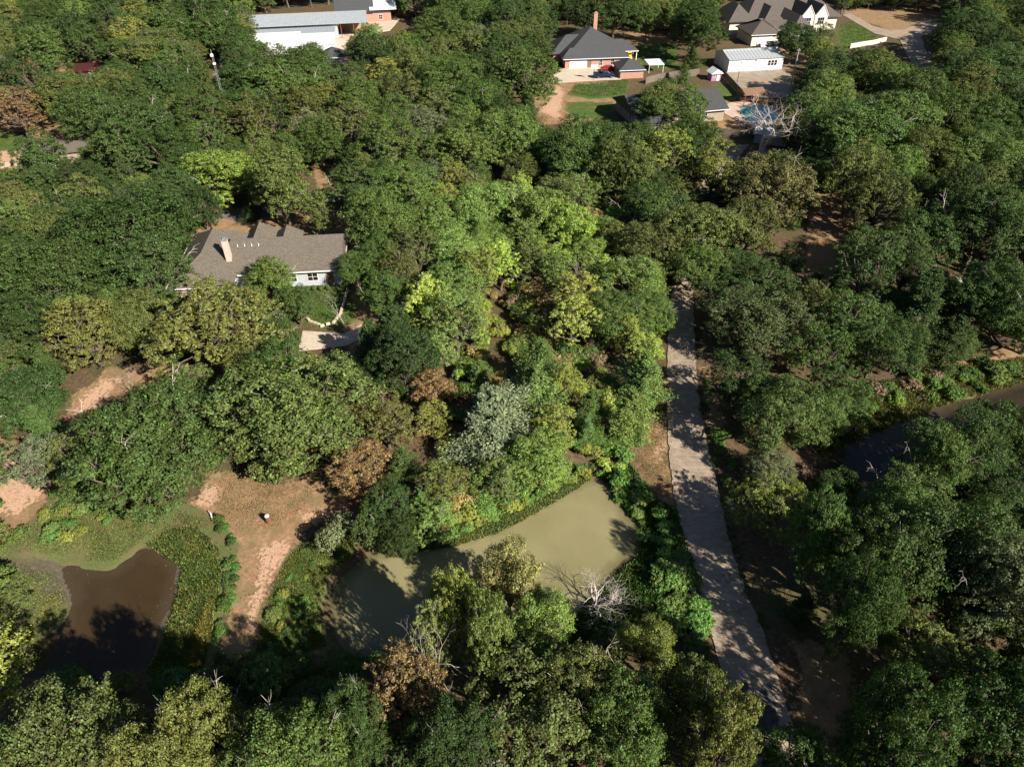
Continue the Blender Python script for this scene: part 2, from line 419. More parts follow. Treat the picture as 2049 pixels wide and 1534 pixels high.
def edge(a, amt=.7):   # break a mask's edge up with noise
    x = g.math('ADD', a, g.math('MULTIPLY', g.math('SUBTRACT', n2, .5), amt*2))
    x = g.math('ADD', x, g.math('MULTIPLY', g.math('SUBTRACT', n1, .5), amt*1.6))
    return g.ramp(x, [(.38, (0,)*3), (.62, (1,)*3)])
col = g.ramp(n2, [(.28, (.05, .034, .022)), (.5, (.12, .078, .048)), (.72, (.21, .13, .08))])
col = g.mix(g.ramp(n0, [(.42, (0,)*3), (.62, (.6,)*3)]), col, g.ramp(n3, [(.35, (.035, .05, .016)), (.7, (.1, .12, .04))]))
dirtc = g.ramp(n2, [(.25, (.2, .115, .062)), (.5, (.31, .19, .108)), (.75, (.42, .27, .165))])
dirtc = g.mix(g.ramp(n1, [(.42, (0,)*3), (.62, (.8,)*3)]), dirtc, g.ramp(n3, [(.3, (.13, .10, .045)), (.7, (.24, .19, .09))]))
col = g.mix(edge(attr('dirt')), col, dirtc)
sandc = g.ramp(n3, [(.3, (.36, .21, .13)), (.6, (.55, .36, .245)), (.8, (.66, .47, .34))])
sm_ = g.ramp(g.math('ADD', attr('sand'), g.math('MULTIPLY', g.math('SUBTRACT', n2, .55), 3.2)), [(.45, (0,)*3), (.62, (1,)*3)])
col = g.mix(g.mix(1.0, sm_, edge(attr('sand'), .2), 'MULTIPLY'), col, sandc)
lawnc = g.ramp(n3, [(.3, (.035, .07, .014)), (.7, (.10, .15, .035))])
lawnc = g.mix(g.ramp(n1, [(.5, (0,)*3), (.75, (.8,)*3)]), lawnc, (.22, .165, .075))
col = g.mix(edge(attr('lawn'), .5), col, lawnc)
marshc = g.ramp(n3, [(.28, (.07, .075, .03)), (.5, (.11, .13, .045)), (.75, (.15, .18, .06))])
marshc = g.mix(g.ramp(n1, [(.45, (0,)*3), (.65, (.8,)*3)]), marshc, (.17, .12, .07))
col = g.mix(edge(attr('marsh'), .5), col, marshc)
mudc = g.ramp(n2, [(.3, (.075, .06, .042)), (.7, (.15, .125, .09))])
mudc = g.mix(g.ramp(n1, [(.5, (0,)*3), (.7, (.6,)*3)]), mudc, (.085, .11, .04))
col = g.mix(edge(attr('mud'), .25), col, mudc)
g.bump(n3, .7, .06); g.base(col, .95, .1)
me.materials.append(g.m)
tag(link(bpy.data.objects.new('ground', me)), kind='structure')

def water_sheet(name, poly, mat, label):
    """a sheet of 0.5 m cells reaching 1.3 m past the waterline, where the bank covers its rim"""
    c = np.array(poly); X, Y = np.meshgrid(np.arange(c[:, 0].min()-2, c[:, 0].max()+2, .5), np.arange(c[:, 1].min()-2, c[:, 1].max()+2, .5))
    d = sdist(X, Y, poly); ix = np.arange(X.size).reshape(X.shape)
    ok = (d < 1.3); cell = ok[:-1, :-1] & ok[:-1, 1:] & ok[1:, 1:] & ok[1:, :-1]
    F = np.stack([ix[:-1, :-1][cell], ix[:-1, 1:][cell], ix[1:, 1:][cell], ix[1:, :-1][cell]], 1)
    use, inv = np.unique(F, return_inverse=True)
    V = np.stack([X.ravel(), Y.ravel(), np.full(X.size, WATER_Z)], 1)[use]
    me = np_mesh(name, V, inv.reshape(F.shape), mat)
    a = me.attributes.new('shore', 'FLOAT', 'POINT'); a.data.foreach_set('value', smooth(-2.8, .2, d).ravel()[use].astype(np.float32))
    return tag(link(bpy.data.objects.new(name, me)), label, 'pond', kind='structure')
water_sheet('pond', WP[0], M_WATER_L, 'dark brown pond ringed by reeds and mud')
water_sheet('pond', WP[1], M_WATER_C, 'khaki murky pond below the wooded lot')
water_sheet('creek', WP[2], M_WATER_R, 'still brown creek under the trees')

# ------------------------------------------------------------------ concrete lane, drives
LANE = [(560,1345,1386),(640,1338,1389),(740,1334,1393),(830,1333,1403),(910,1338,1420),(1000,1347,1440),(1100,1372,1462),(1200,1398,1496),(1285,1423,1535),(1400,1458,1568),(1474,1480,1589),(1534,1500,1614),(1700,1560,1690)]
LANE_UP = [(290,1452,1500),(320,1432,1474),(370,1402,1438),(430,1376,1412),(500,1356,1394)]
rows = []
for y, a, b in LANE_UP+LANE: rows.append((at(a, y), at(b, y)))
def resample(rows, step):
    mids = [((r[0][0]+r[1][0])/2, (r[0][1]+r[1][1])/2) for r in rows]
    L = [0]
    for i in range(1, len(mids)): L.append(L[-1]+math.dist(mids[i], mids[i-1]))
    out = []
    n = max(2, int(L[-1]/step)); 
    for k in range(n+1):
        s = L[-1]*k/n; i = max(j for j in range(len(L)) if L[j] <= s+1e-9); i = min(i, len(L)-2)
        t = (s-L[i])/(L[i+1]-L[i])
        out.append(tuple(tuple(rows[i][e][q]*(1-t)+rows[i+1][e][q]*t for q in (0, 1)) for e in (0, 1)))
    return out
def lane(name, rows, step, mat, slabname='slab', h=.1, gap=.014):
    rs = resample(rows, step)
    base = MB()
    for i in range(len(rs)-1):
        q = [rs[i][0], rs[i][1], rs[i+1][1], rs[i+1][0]]
        base.prism(q, -.3, min(gz(*p) for p in q)+h-.06)
    o = tag(base.build(name, M_TAR if mat is M_ASPH else M_WOODBR), kind='structure')
    for i in range(len(rs)-1):
        q = [np.array(p) for p in (rs[i][0], rs[i][1], rs[i+1][1], rs[i+1][0])]; c = sum(q)/4
        q = [p+(c-p)/np.linalg.norm(c-p)*gap for p in q]
        w = (q[1]-q[0])/np.linalg.norm(q[1]-q[0]); k = 7
        E_ = [q[0]]+[q[1]]+[q[1]*(1-t)+q[2]*t+w*random.uniform(-.16, .08) for t in np.arange(1, k)/k]+[q[2], q[3]]+[q[3]*(1-t)+q[0]*t+w*random.uniform(-.08, .16) for t in np.arange(1, k)/k]
        ar = sum(E_[a][0]*E_[(a+1) % len(E_)][1]-E_[(a+1) % len(E_)][0]*E_[a][1] for a in range(len(E_)))
        if ar < 0: E_ = E_[::-1]
        n = len(E_); dz = random.uniform(-.005, .005); z = [gz(*p)+h+dz for p in E_]
        P = [(p[0], p[1], zz-.2) for p, zz in zip(E_, z)]+[(p[0], p[1], zz) for p, zz in zip(E_, z)]
        fs = [tuple(range(n-1, -1, -1)), tuple(range(n, 2*n))]+[(a, (a+1) % n, n+(a+1) % n, n+a) for a in range(n)]
        MB().solid(P, fs).build(slabname, mat, o)
    return o
random.seed(3)
lane('road', rows, 4.2, M_CONC)
def sheet(name, px, mat, z=.05, kind='structure', label=None, cat=None):
    p = world_poly(px); zz = max(gz(*q) for q in p)+z
    o = MB().prism(p, zz-.5, zz).build(name, mat); return tag(o, label, cat, None, kind)
# tar smears on the lane
for k, px in enumerate(([(1474,1372),(1484,1362),(1494,1368),(1499,1388),(1505,1406),(1514,1410),(1519,1388),(1530,1368),(1542,1373),(1548,1398),(1554,1428),(1562,1472),(1492,1464),(1481,1432),(1478,1400)],)):
    p = world_poly(px, .1); P = []
    for i in range(len(p)):
        a, b = p[i], p[(i+1) % len(p)]
        for t in (0, .25, .5, .75):
            P.append((a[0]*(1-t)+b[0]*t+random.uniform(-.1, .1), a[1]*(1-t)+b[1]*t+random.uniform(-.1, .1)))
    zz = max(gz(*q) for q in p)+.105
    tag(MB().prism(P, zz-.05, zz+.014).build('road_patch', M_TAR), kind='structure')
sheet('driveway', [(596,702),(606,662),(690,668),(738,640),(752,662),(692,692)], M_CONC2)
sheet('driveway', [(1102,158),(1118,142),(1136,137),(1240,133),(1243,161),(1180,164),(1108,168)], M_CONC2)
sheet('driveway', [(1685,30),(1702,28),(1745,52),(1780,62),(1810,60),(1850,42),(1900,40),(1900,55),(1845,72),(1850,100),(1880,130),(1870,146),(1835,140),(1815,110),(1800,80),(1750,68)], M_CONC)
sheet('driveway', [(348,400),(480,420),(700,372),(760,330),(790,340),(720,395),(480,445),(340,420)], M_ASPH)
sheet('farm_yard', [(640,52),(700,48),(760,18),(800,40),(780,62),(700,72),(690,110),(640,108)], M_CONC2, .04)
sheet('gravel_yard', [(1452,146),(1570,138),(1590,160),(1580,196),(1510,196),(1470,170)], M_CONC, .03)
sheet('driveway', [(0,325),(36,319),(36,326),(0,334)], M_CONC2)
sheet('driveway', [(-60,455),(30,455),(60,480),(-60,490)], M_CONC2)

# ------------------------------------------------------------------ tree meshes (real size, base at the origin)
def unit(v): return v/np.maximum(np.linalg.norm(v, axis=-1, keepdims=True), 1e-9)
def leaves(C, N, size, rng, asp=.62, T=None):
    """diamond leaves: C centres, N normals, size per leaf -> V, F"""
    n = len(C)
    if T is None: T = rng.normal(size=(n, 3))
    T = unit(T-N*(T*N).sum(1, keepdims=True)); B = np.cross(N, T); s = size[:, None]
    fold = N*s*rng.uniform(-.05, .22, (n, 1))
    V = np.stack([C-T*s*.5, C+B*s*asp*.5+fold, C+T*s*.5, C-B*s*asp*.5+fold], 1).reshape(-1, 3)
    return V, np.arange(4*n).reshape(n, 4)
def limb(mb, p0, p1, r0, r1, rng, seg=4, bow=.12, n=5):
    p0 = np.array(p0, float); p1 = np.array(p1, float); L = np.linalg.norm(p1-p0)
    pts = []; off = rng.normal(size=3)*L*bow
    for i in range(seg+1):
        t = i/seg; pts.append(p0*(1-t)+p1*t+off*math.sin(math.pi*t)+rng.normal(size=3)*L*.02*(0 < i < seg)+np.array([0, 0, L*.08*math.sin(math.pi*t)]))
    mb.tube(pts, [r0+(r1-r0)*i/seg for i in range(seg+1)], n); return pts
def broadleaf(seed, R, h, lobes, clumps, per, leaf, cover=1.0, flat=.75, twigs=5, lobe_r=(.27, .42), updown=.35, gap=0.0):
    rng = np.random.default_rng(seed); mb = MB(); tw = MB()
    zc = h*.56; rz = h*.44
    trunk_top = np.array([rng.normal()*.3, rng.normal()*.3, h*.26])
    mb.tube([(0, 0, -.4), (0, 0, .25), tuple(trunk_top*.6), tuple(trunk_top)], [R*.085, R*.06, R*.05, R*.045], 8)
    LC = []; LR = []
    # lobes over an uneven dome
    ph = rng.uniform(0, 6.28, 3)
    for i in range(lobes):
        t = (i+.5)/lobes; cz = 1-1.72*t          # from the top (1) to a little under the equator
        az = i*2.39996+rng.normal()*.35
        rr = math.sqrt(max(0, 1-cz*cz)); edge = 1+.13*math.sin(2*az+ph[0])+.10*math.sin(3*az+ph[1])
        lr = R*rng.uniform(*lobe_r)
        k = rng.uniform(.82, 1.02) if i % 4 else rng.uniform(.35, .6)
        if gap and rng.random() < gap: continue
        LC.append([rr*math.cos(az)*(R-lr*.75)*edge*k, rr*math.sin(az)*(R-lr*.75)*edge*k, zc+cz*(rz-lr*.55)*k]); LR.append(lr)
    LC = np.array(LC); LR = np.array(LR)
    cen = np.array([0, 0, zc-rz*.35])
    Cs, Ns = [], []
    for c, r in zip(LC, LR):
        pts = limb(mb, trunk_top if rng.random() < .7 else trunk_top*.75, c, R*.032, R*.009, rng)
        m = int(clumps*(r/(R*.34))**2)
        d = unit(rng.normal(size=(m, 3))+unit(c-cen)*.55+np.array([0, 0, updown]))
        rad = r*rng.uniform(.62, 1.08, (m, 1))
        cc = c+d*rad*np.array([1, 1, flat])
        for q in range(min(2, m)): limb(mb, pts[-1], cc[q], R*.008, R*.004, rng, 2, .1, 3)
        k = rng.poisson(per*cover, m)+2
        ci = np.repeat(np.arange(m), k); nn = len(ci)
        sp = unit(rng.normal(size=(nn, 3))); sp[:, 2] = sp[:, 2]*.55+.1
        cr = r*.30*rng.uniform(.5, 1.25, m)[ci][:, None]
        Cs.append(cc[ci]+sp*cr*rng.uniform(.35, 1.05, (nn, 1)))
        Ns.append(unit(sp*.8+d[ci]*.7+rng.normal(size=(nn, 3))*.55+np.array([0, 0, .45])))
    C = np.concatenate(Cs); N = np.concatenate(Ns)
    V, F = leaves(C, N, leaf*rng.uniform(.6, 1.35, len(C)), rng)
    for i in range(twigs):                         # bare grey limbs poking out of the crown
        c = LC[rng.integers(len(LC))]; d = unit(c-cen+rng.normal(size=3)*R*.25); d[2] = abs(d[2])+.25; d = unit(d)
        p = c+d*R*.12; e = p+d*R*rng.uniform(.25, .42)
        ps = limb(tw, p, e, R*.009, R*.003, rng, 3, .15, 4)
        for q in range(5):
            a = ps[rng.integers(1, 3)]; limb(tw, a, a+unit(d+rng.normal(size=3)*.7)*R*.2, R*.004, R*.0015, rng, 2, .1, 3)
    return mb.mesh('trunk', M_BARK), np_mesh('crown', V, F, M_LEAF), (tw.mesh('bare_limbs', M_DEAD) if twigs else None), R, h, zc
def conifer(seed, R, h, nb, per, leaf):
    rng = np.random.default_rng(seed); mb = MB()
    mb.tube([(0, 0, -.4), (0, 0, .3), (rng.normal()*.1, rng.normal()*.1, h*.5), (0, 0, h*.97)], [R*.1, R*.075, R*.045, .02], 7)
    Cs, Ns, Ts = [], [], []
    ph = rng.uniform(0, 6.28, 2)
    for i in range(nb):
        t = (i+.5)/nb; z = h*(.06+.92*t); az = i*2.39996+rng.normal()*.3
        env = R*(1-t)**.55*(1 if t > .12 else .55+t*3.7)*(1+.26*math.sin(2*az+ph[0]+3*t)+.2*math.sin(3*az+ph[1]-5*t))
        L = max(.25, env*rng.uniform(.55, 1.25)); el = rng.uniform(.15, .55)+t*.45
        d = np.array([math.cos(az)*math.cos(el), math.sin(az)*math.cos(el), math.sin(el)])
        p0 = np.array([0, 0, z-L*.25]); 
        mb.tube([tuple(p0), tuple(p0+d*L*.85)], [.03+.012*L, .008], 3, False)
        n = int(per*(.35+L/R)); s = rng.uniform(.28, 1.02, n)**.8
        side = unit(np.cross(d, [0, 0, 1])); wv = (1.05-s)*L*.42+.05
        lat = rng.uniform(-1, 1, n)*wv
        C = p0+d*(s*L)[:, None]+side*lat[:, None]+rng.normal(size=(n, 3))*.07*L+np.array([0, 0, .05])
        T = unit(d+side*(lat/np.maximum(wv, .01))[:, None]*.7+rng.normal(size=(n, 3))*.3)
        Cs.append(C); Ts.append(T); Ns.append(unit(np.array([0, 0, .9])+d*.3+rng.normal(size=(n, 3))*.5))
    C, N, T = map(np.concatenate, (Cs, Ns, Ts))
    V, F = leaves(C, N, leaf*rng.uniform(.6, 1.4, len(C)), rng, .4, T)
    return mb.mesh('trunk', M_BARK), np_mesh('crown', V, F, M_NEEDLE), None, R, h, h*.45
def bare(seed, R, h, depth, spread, mat, trunk_r, first=3, tl=.3):
    rng = np.random.default_rng(seed); tr = MB(); br = MB()
    def grow(p, d, L, r, k):
        pts = [p]; dd = d
        for i in range(3):
            dd = unit(dd+rng.normal(size=3)*.17+np.array([0, 0, .05])); pts.append(pts[-1]+dd*L/3)
        r1 = r*.68
        (tr if k == 0 else br).tube(pts, [r, r*.9, r*.8, r1], 7 if k == 0 else 5 if k < 3 else 3, k < 2)
        if k >= depth: return
        for j in range(first if k == 0 else (2 if rng.random() < .55 else 3)):
            nd = unit(dd+unit(rng.normal(size=3)*np.array([1, 1, .55]))*spread)
            grow(pts[-1] if j < 2 else pts[2], nd, (L if tl > .2 or k else h*.34)*rng.uniform(.6, .86), r1*rng.uniform(.55, .85), k+1)
    grow(np.array([0, 0, -.3]), np.array([0, 0, 1.]), h*tl, trunk_r, 0)
    V = np.array(br.v); s = R/np.percentile(np.hypot(V[:, 0], V[:, 1]), 96); sz = h/V[:, 2].max()
    for m in (tr, br): m.v = [(x*s if z > 0 else x*s, y*s, z*sz) for x, y, z in m.v]
    return tr.mesh('trunk', mat), br.mesh('branches', mat), None, R, h, h*.62
def bush(seed, R, h, lumps, clumps, per, leaf):
    rng = np.random.default_rng(seed); st_ = MB(); Cs, Ns = [], []
    for i in range(lumps):
        a = rng.uniform(0, 6.28); q = math.sqrt(rng.random())*.62*R; r = R*rng.uniform(.33, .52)
        c = np.array([q*math.cos(a), q*math.sin(a), h*rng.uniform(.35, .68)])
        st_.tube([(c[0]*.25, c[1]*.25, -.2), tuple(c*.7), tuple(c)], [.05*R, .03*R, .012*R], 4)
        d = unit(rng.normal(size=(clumps, 3))+np.array([0, 0, .35])); cc = c+d*r*rng.uniform(.6, 1.1, (clumps, 1))*np.array([1, 1, h/R*.55])
        cc[:, 2] = np.maximum(cc[:, 2], .1)
        k = rng.poisson(per, clumps)+2; ci = np.repeat(np.arange(clumps), k); n = len(ci)
        sp = unit(rng.normal(size=(n, 3))); Cs.append(cc[ci]+sp*R*.13*rng.uniform(.3, 1.1, (n, 1)))
        Ns.append(unit(sp+d[ci]*.6+rng.normal(size=(n, 3))*.5+np.array([0, 0, .5])))
    C = np.concatenate(Cs); N = np.concatenate(Ns); C[:, 2] = np.maximum(C[:, 2], .04)
    V, F = leaves(C, N, leaf*rng.uniform(.6, 1.4, len(C)), rng)
    return st_.mesh('stem', M_BARK), np_mesh('foliage', V, F, M_LEAF), None, R, h, h*.5

PROTO = {
 'oak':   [broadleaf(10+i, 6, 11.5, (38, 30, 44, 36, 40, 26)[i], 27, 39, .225, twigs=(4, 0, 2, 0, 4, 0)[i], gap=(0, .08, .04, .03, .1, .0)[i], lobe_r=((.27, .42), (.3, .48), (.22, .38), (.26, .4), (.24, .4), (.34, .5))[i], flat=(.75, .7, .8, .85, .7, .75)[i]) for i in range(6)],
 'elm':   [broadleaf(30+i, 4.2, 10.5, 42, 20, 34, .175, flat=.9, lobe_r=(.22, .36), twigs=(4, 0, 0, 1)[i], gap=.1) for i in range(4)],
 'dense': [broadleaf(50+i, 5.5, 12.5, (46, 38, 52)[i], 25, 38, .21, flat=.95, lobe_r=((.24, .34), (.28, .4), (.2, .32))[i], twigs=0, updown=.5) for i in range(3)],
 'cedar': [conifer(70+i, 3.6, 8.6, 150, 130, .25) for i in range(4)],
 'bare':  [bare(90+i, 4.0, 8.0, 6, .75, M_TWIG, .16) for i in range(3)],
 'dead':  [bare(110, 7.0, 13.5, 6, 1.05, M_DEAD, .55, 5), bare(112, 5.5, 12, 5, .9, M_DEAD, .3, 3)],
 'deadbush': [bare(120, 3.4, 4.6, 5, .95, M_PALE, .12, 14, .08)],
 'shrub': [bush(130+i, 2.0, 2.2, 8, 30, 20, .155) for i in range(4)],
 'weed':  [bush(140+i, 1.0, .9, 6, 24, 15, .115) for i in range(3)],
}
NAME = {'oak': 'oak_tree', 'elm': 'elm_tree', 'dense': 'broadleaf_tree', 'cedar': 'cedar_tree', 'bare': 'bare_tree', 'dead': 'dead_tree', 'deadbush': 'dead_bush', 'shrub': 'shrub', 'weed': 'leafy_plant'}
CAT = {'oak': 'tree', 'elm': 'tree', 'dense': 'tree', 'cedar': 'tree', 'bare': 'tree', 'dead': 'tree', 'deadbush': 'bush', 'shrub': 'shrub', 'weed': 'plant'}
PHRASE = {'oak': 'broad oak', 'elm': 'feathery elm', 'dense': 'dense round tree', 'cedar': 'conical cedar', 'bare': 'leafless grey tree', 'dead': 'dead tree', 'deadbush': 'dead bush', 'shrub': 'bushy shrub', 'weed': 'low leafy plant'}
COLS = {'dg': ((.045, .078, .016), 'dark green'), 'g': ((.068, .112, .02), 'green'), 'mg': ((.11, .165, .028), 'fresh green'), 'ol': ((.105, .125, .026), 'olive green'),
        'ye': ((.175, .195, .028), 'yellowish green'), 'li': ((.20, .27, .03), 'lime green'), 'ru': ((.175, .105, .045), 'rusty brown'), 'or': ((.235, .17, .055), 'orange-brown'),
        'bl': ((.12, .17, .095), 'blue-green'), 'gy': ((.11, .13, .06), 'grey-green'), 'br': ((.17, .13, .075), 'brown'), 'vg': ((.09, .17, .026), 'vivid green')}
RT = random.Random(11)
PLACED = []      # (x, y, R)
def zone(px, py):
    if inpoly(px, py, LOT): return 'in the wooded lot'
    if py > 1230 and px < 1430: return 'in the thicket below the ponds'
    if px > 1400 and py > 1040: return 'in the woods past the lane'
    if px > 1380 and py > 640: return 'on shaded ground by the creek'
    if px > 1380 and py > 330: return 'at the top of the lane'
    if px > 1560: return 'by the curving driveway'
    if py < 120: return 'behind the metal barn' if px < 900 else 'behind the brick house' if px < 1400 else 'by the taupe-roofed house'
    if px > 1050 and py < 360: return 'round the swimming pool'
    if px > 830: return 'over the wooded lot'
    if py > 700: return 'by the dirt clearing'
    if py > 400: return 'around the brown-shingled house'
    return 'round the antenna mast'
LANDMARK = {'in the wooded lot': ('the blue-green cedar', (1000, 860)), 'in the thicket below the ponds': ('the rust-brown tree', (810, 1420)), 'in the woods past the lane': ('the tar patches', (1515, 1405)),
 'on shaded ground by the creek': ('the fallen log', (1540, 1000)), 'at the top of the lane': ('the lane', (1360, 560)), 'by the curving driveway': ('the pale wall', (1735, 92)), 'behind the metal barn': ('the barn', (580, 100)),
 'behind the brick house': ('the brick chimney', (1197, 75)), 'by the taupe-roofed house': ('the black car', (1550, 90)), 'round the swimming pool': ('the pool', (1515, 235)), 'over the wooded lot': ('the white snag', (1160, 590)),
 'by the dirt clearing': ('the burn barrel', (538, 1042)), 'around the brown-shingled house': ('the pale chimney', (450, 545)), 'round the antenna mast': ('the mast', (447, 230))}
LOT = [(857,357),(980,350),(1087,360),(1165,390),(1260,455),(1312,530),(1335,600),(1320,830),(1340,960),(1350,1050),(1424,1285),(822,1293),(840,800)]
def plant(kind, x, y, R, h, ck, px, py, label=None, var=None, rz=None, colour=None):
    protos = PROTO[kind]; i = RT.randrange(len(protos)) if var is None else var
    tm, cm, wm, R0, h0, zc0 = protos[i]
    z = gz(x, y)
    o = empty(NAME[kind], (x, y, z), RT.uniform(0, 6.28) if rz is None else rz)
    o.rotation_euler.x = RT.gauss(0, .025); o.rotation_euler.y = RT.gauss(0, .025)
    o.scale = (R/R0*RT.uniform(.86, 1.14), R/R0*RT.uniform(.86, 1.14), h/h0*RT.uniform(.94, 1.08))
    t = link(bpy.data.objects.new(tm.name.split('.')[0], tm), o)
    c = link(bpy.data.objects.new(cm.name.split('.')[0], cm), o)
    base, word = COLS[ck]
    if colour: base = colour
    k = RT.uniform(.92, 1.38)*(1.38 if inpoly(px, py, LOT) else 1); c.color = (base[0]*k*RT.uniform(.92, 1.1), base[1]*k, base[2]*k*RT.uniform(.85, 1.15), 1)  # crowns inside LOT painted lighter, imitating a brightened area through leaf colour
    if wm: link(bpy.data.objects.new('bare_limbs', wm), o)['kind'] = 'stuff'
    zn = zone(px, py)
    size = ''
    if kind in ('oak', 'elm', 'dense', 'cedar'): size = 'large ' if R > 6.2 else 'small ' if R < 3.2 else ''
    if kind in ('bare', 'dead', 'deadbush'): auto = f'{PHRASE[kind]} {zn}'
    else: auto = f'{size}{word} {PHRASE[kind]} {zn}'
    if label: tag(o, label, CAT[kind])
    else: tag(o, auto, CAT[kind], auto)
    PLACED.append((x, y, R))
    return o
HR = {'oak': 1.75, 'elm': 2.3, 'dense': 2.1, 'cedar': 2.35, 'bare': 1.9, 'dead': 1.9, 'deadbush': 1.4, 'shrub': 1.05, 'weed': .8}
HMX = {'oak': (6, 13.5), 'elm': (5, 12.5), 'dense': (5, 14.5), 'cedar': (4, 12), 'bare': (4, 10), 'dead': (7, 14), 'deadbush': (3, 6), 'shrub': (1, 4), 'weed': (.5, 1.6)}
def spot(kind, px, py, rpx, h=None):
    """crown centre and half-width in the picture -> base, radius and height in metres"""
    hh = h or 8
    for _ in range(6):
        zc = hh*(.58 if kind not in ('shrub', 'weed', 'cedar') else .45)
        x, y = at(px, py, zc); R = rpx/proj(x, y, zc)[2]
        if h is None: hh = min(max(R*HR[kind], HMX[kind][0]), HMX[kind][1])
    return x, y, R, hh
def T(px, py, r, kind, ck, label=None, h=None, var=None, colour=None):
    x, y, R, hh = spot(kind, px, py, r, h)
    return plant(kind, x, y, R, hh, ck, px, py, label, var, None, colour)

# ------------------------------------------------------------------ trees one can tell apart
T(295,888,150,'oak','g','large spreading green oak beside the bare dirt clearing, shading the reeds', var=0)
T(590,822,146,'oak','mg','large rounded bright green oak at the top of the dirt clearing', var=3)
T(445,352,86,'oak','li','lime green oak glowing brightest among the trees, above the brown-shingled house', h=12, var=4)
T(420,650,128,'elm','ye','wide yellow-olive tree with pale limbs hiding the corner of the brown roof', h=12, var=0, colour=(.135, .145, .03))
T(170,660,88,'elm','ye','yellow-green tree with flat layered sprays above the dirt bank', h=10, colour=(.135, .15, .028))
T(85,325,56,'dense','g','egg-shaped dense tree beside the tan yard and grey shed roof', h=11)
T(720,930,66,'elm','ru','rust and orange autumn tree at the corner of the dirt clearing', colour=(.22, .125, .045), h=7)
T(770,835,70,'elm','ol','olive tree tinged orange above the rusty autumn tree', colour=(.135, .13, .03), h=8)
T(1000,840,98,'cedar','bl','blue-green cedar with spreading sprays in the middle of the lot', h=9.5, colour=(.125, .17, .085))
T(1142,455,52,'oak','li','lime-tinted young oak at the top of the lot', h=10)
T(1540,385,95,'oak','ol','large oak turning yellow-brown past the top of the lane', colour=(.115, .11, .032), var=2)
T(1340,200,72,'oak','g','spreading oak standing over the dark roof beside the pool', h=10, var=1)
T(1395,62,66,'dense','dg','tall dark tree between the brick house and the white garage', h=15)
T(1045,150,66,'dense','g','very tall dense tree beside the tan yard of the brick house', h=15)
T(738,110,60,'dense','dg','tall dark tree at the corner of the barn yard', h=14)
T(1020,1140,72,'oak','ye','sunlit yellow-green oak rising out of the khaki pond edge', h=11, colour=(.14, .135, .035))
T(875,1285,44,'elm','ol','slim olive elm between the pale leafless tree and the khaki pond', h=12)
T(805,1385,84,'elm','ru','rust-brown thinning tree at the foot of the khaki pond', h=12, colour=(.15, .095, .04))
T(850,1320,78,'dead','br','pale leafless tree leaning over the rust-brown tree', h=12.5, var=1)
T(1190,1162,78,'deadbush','br','pale grey dead bush on the bank of the khaki pond', h=4.6)
T(795,1052,46,'oak','dg','dark low oak overhanging the narrow arm of the khaki pond', h=6.5)
T(735,1050,36,'elm','g','green sapling overhanging the narrow arm of the khaki pond', h=6)
T(1955,868,74,'oak','dg','dark oak reaching over the wide end of the creek', h=12)
T(2040,845,60,'oak','dg','dark oak at the bend of the creek by the grassy bank', h=11)
T(1392,528,56,'oak','g','young green oak leaning over the top end of the lane', h=8)
T(705,1450,66,'oak','dg','dark oak at the foot of the grass bank between the ponds', h=13)
T(630,1500,60,'oak','g','green oak beside the foot of the dirt path', h=13)
T(1540,250,98,'dead','br','big bare dead tree in front of the swimming pool', h=13, var=0)
T(1160,545,30,'dead','br','white dead snag inside the wooded lot', h=8, var=1)
T(205,470,34,'dead','br','dead grey tree poking out of the oaks above the dirt bank', h=11, var=1)
T(245,745,42,'bare','br','leafless thorny tree lying over the dirt bank')
T(680,600,40,'bare','br','thin leafless tree on the ringed lawn of the brown-shingled house', h=7)
T(1520,645,108,'oak','g','broad rounded oak over the lane, upper of the pair by the creek', colour=(.075, .105, .036), var=3, h=9.5)
T(1560,835,95,'oak','g','broad oak over the lane, lower of the pair by the creek', var=1, h=9)
T(1870,900,66,'oak','g','tall leafy oak leaning over the creek with a bare white limb', h=11.5, var=4)
T(20,1192,44,'elm','ol','low olive bush at the edge of the brown pond', h=4)
T(665,1065,46,'shrub','gy','grey-green willow shrub on the path edge above the khaki pond', h=4)
T(540,942,58,'shrub','ol','pale olive shrub under the bright rounded oak', h=4)
T(1795,795,22,'weed','li','pale yellow-green bush on the creek bank', h=1.6)
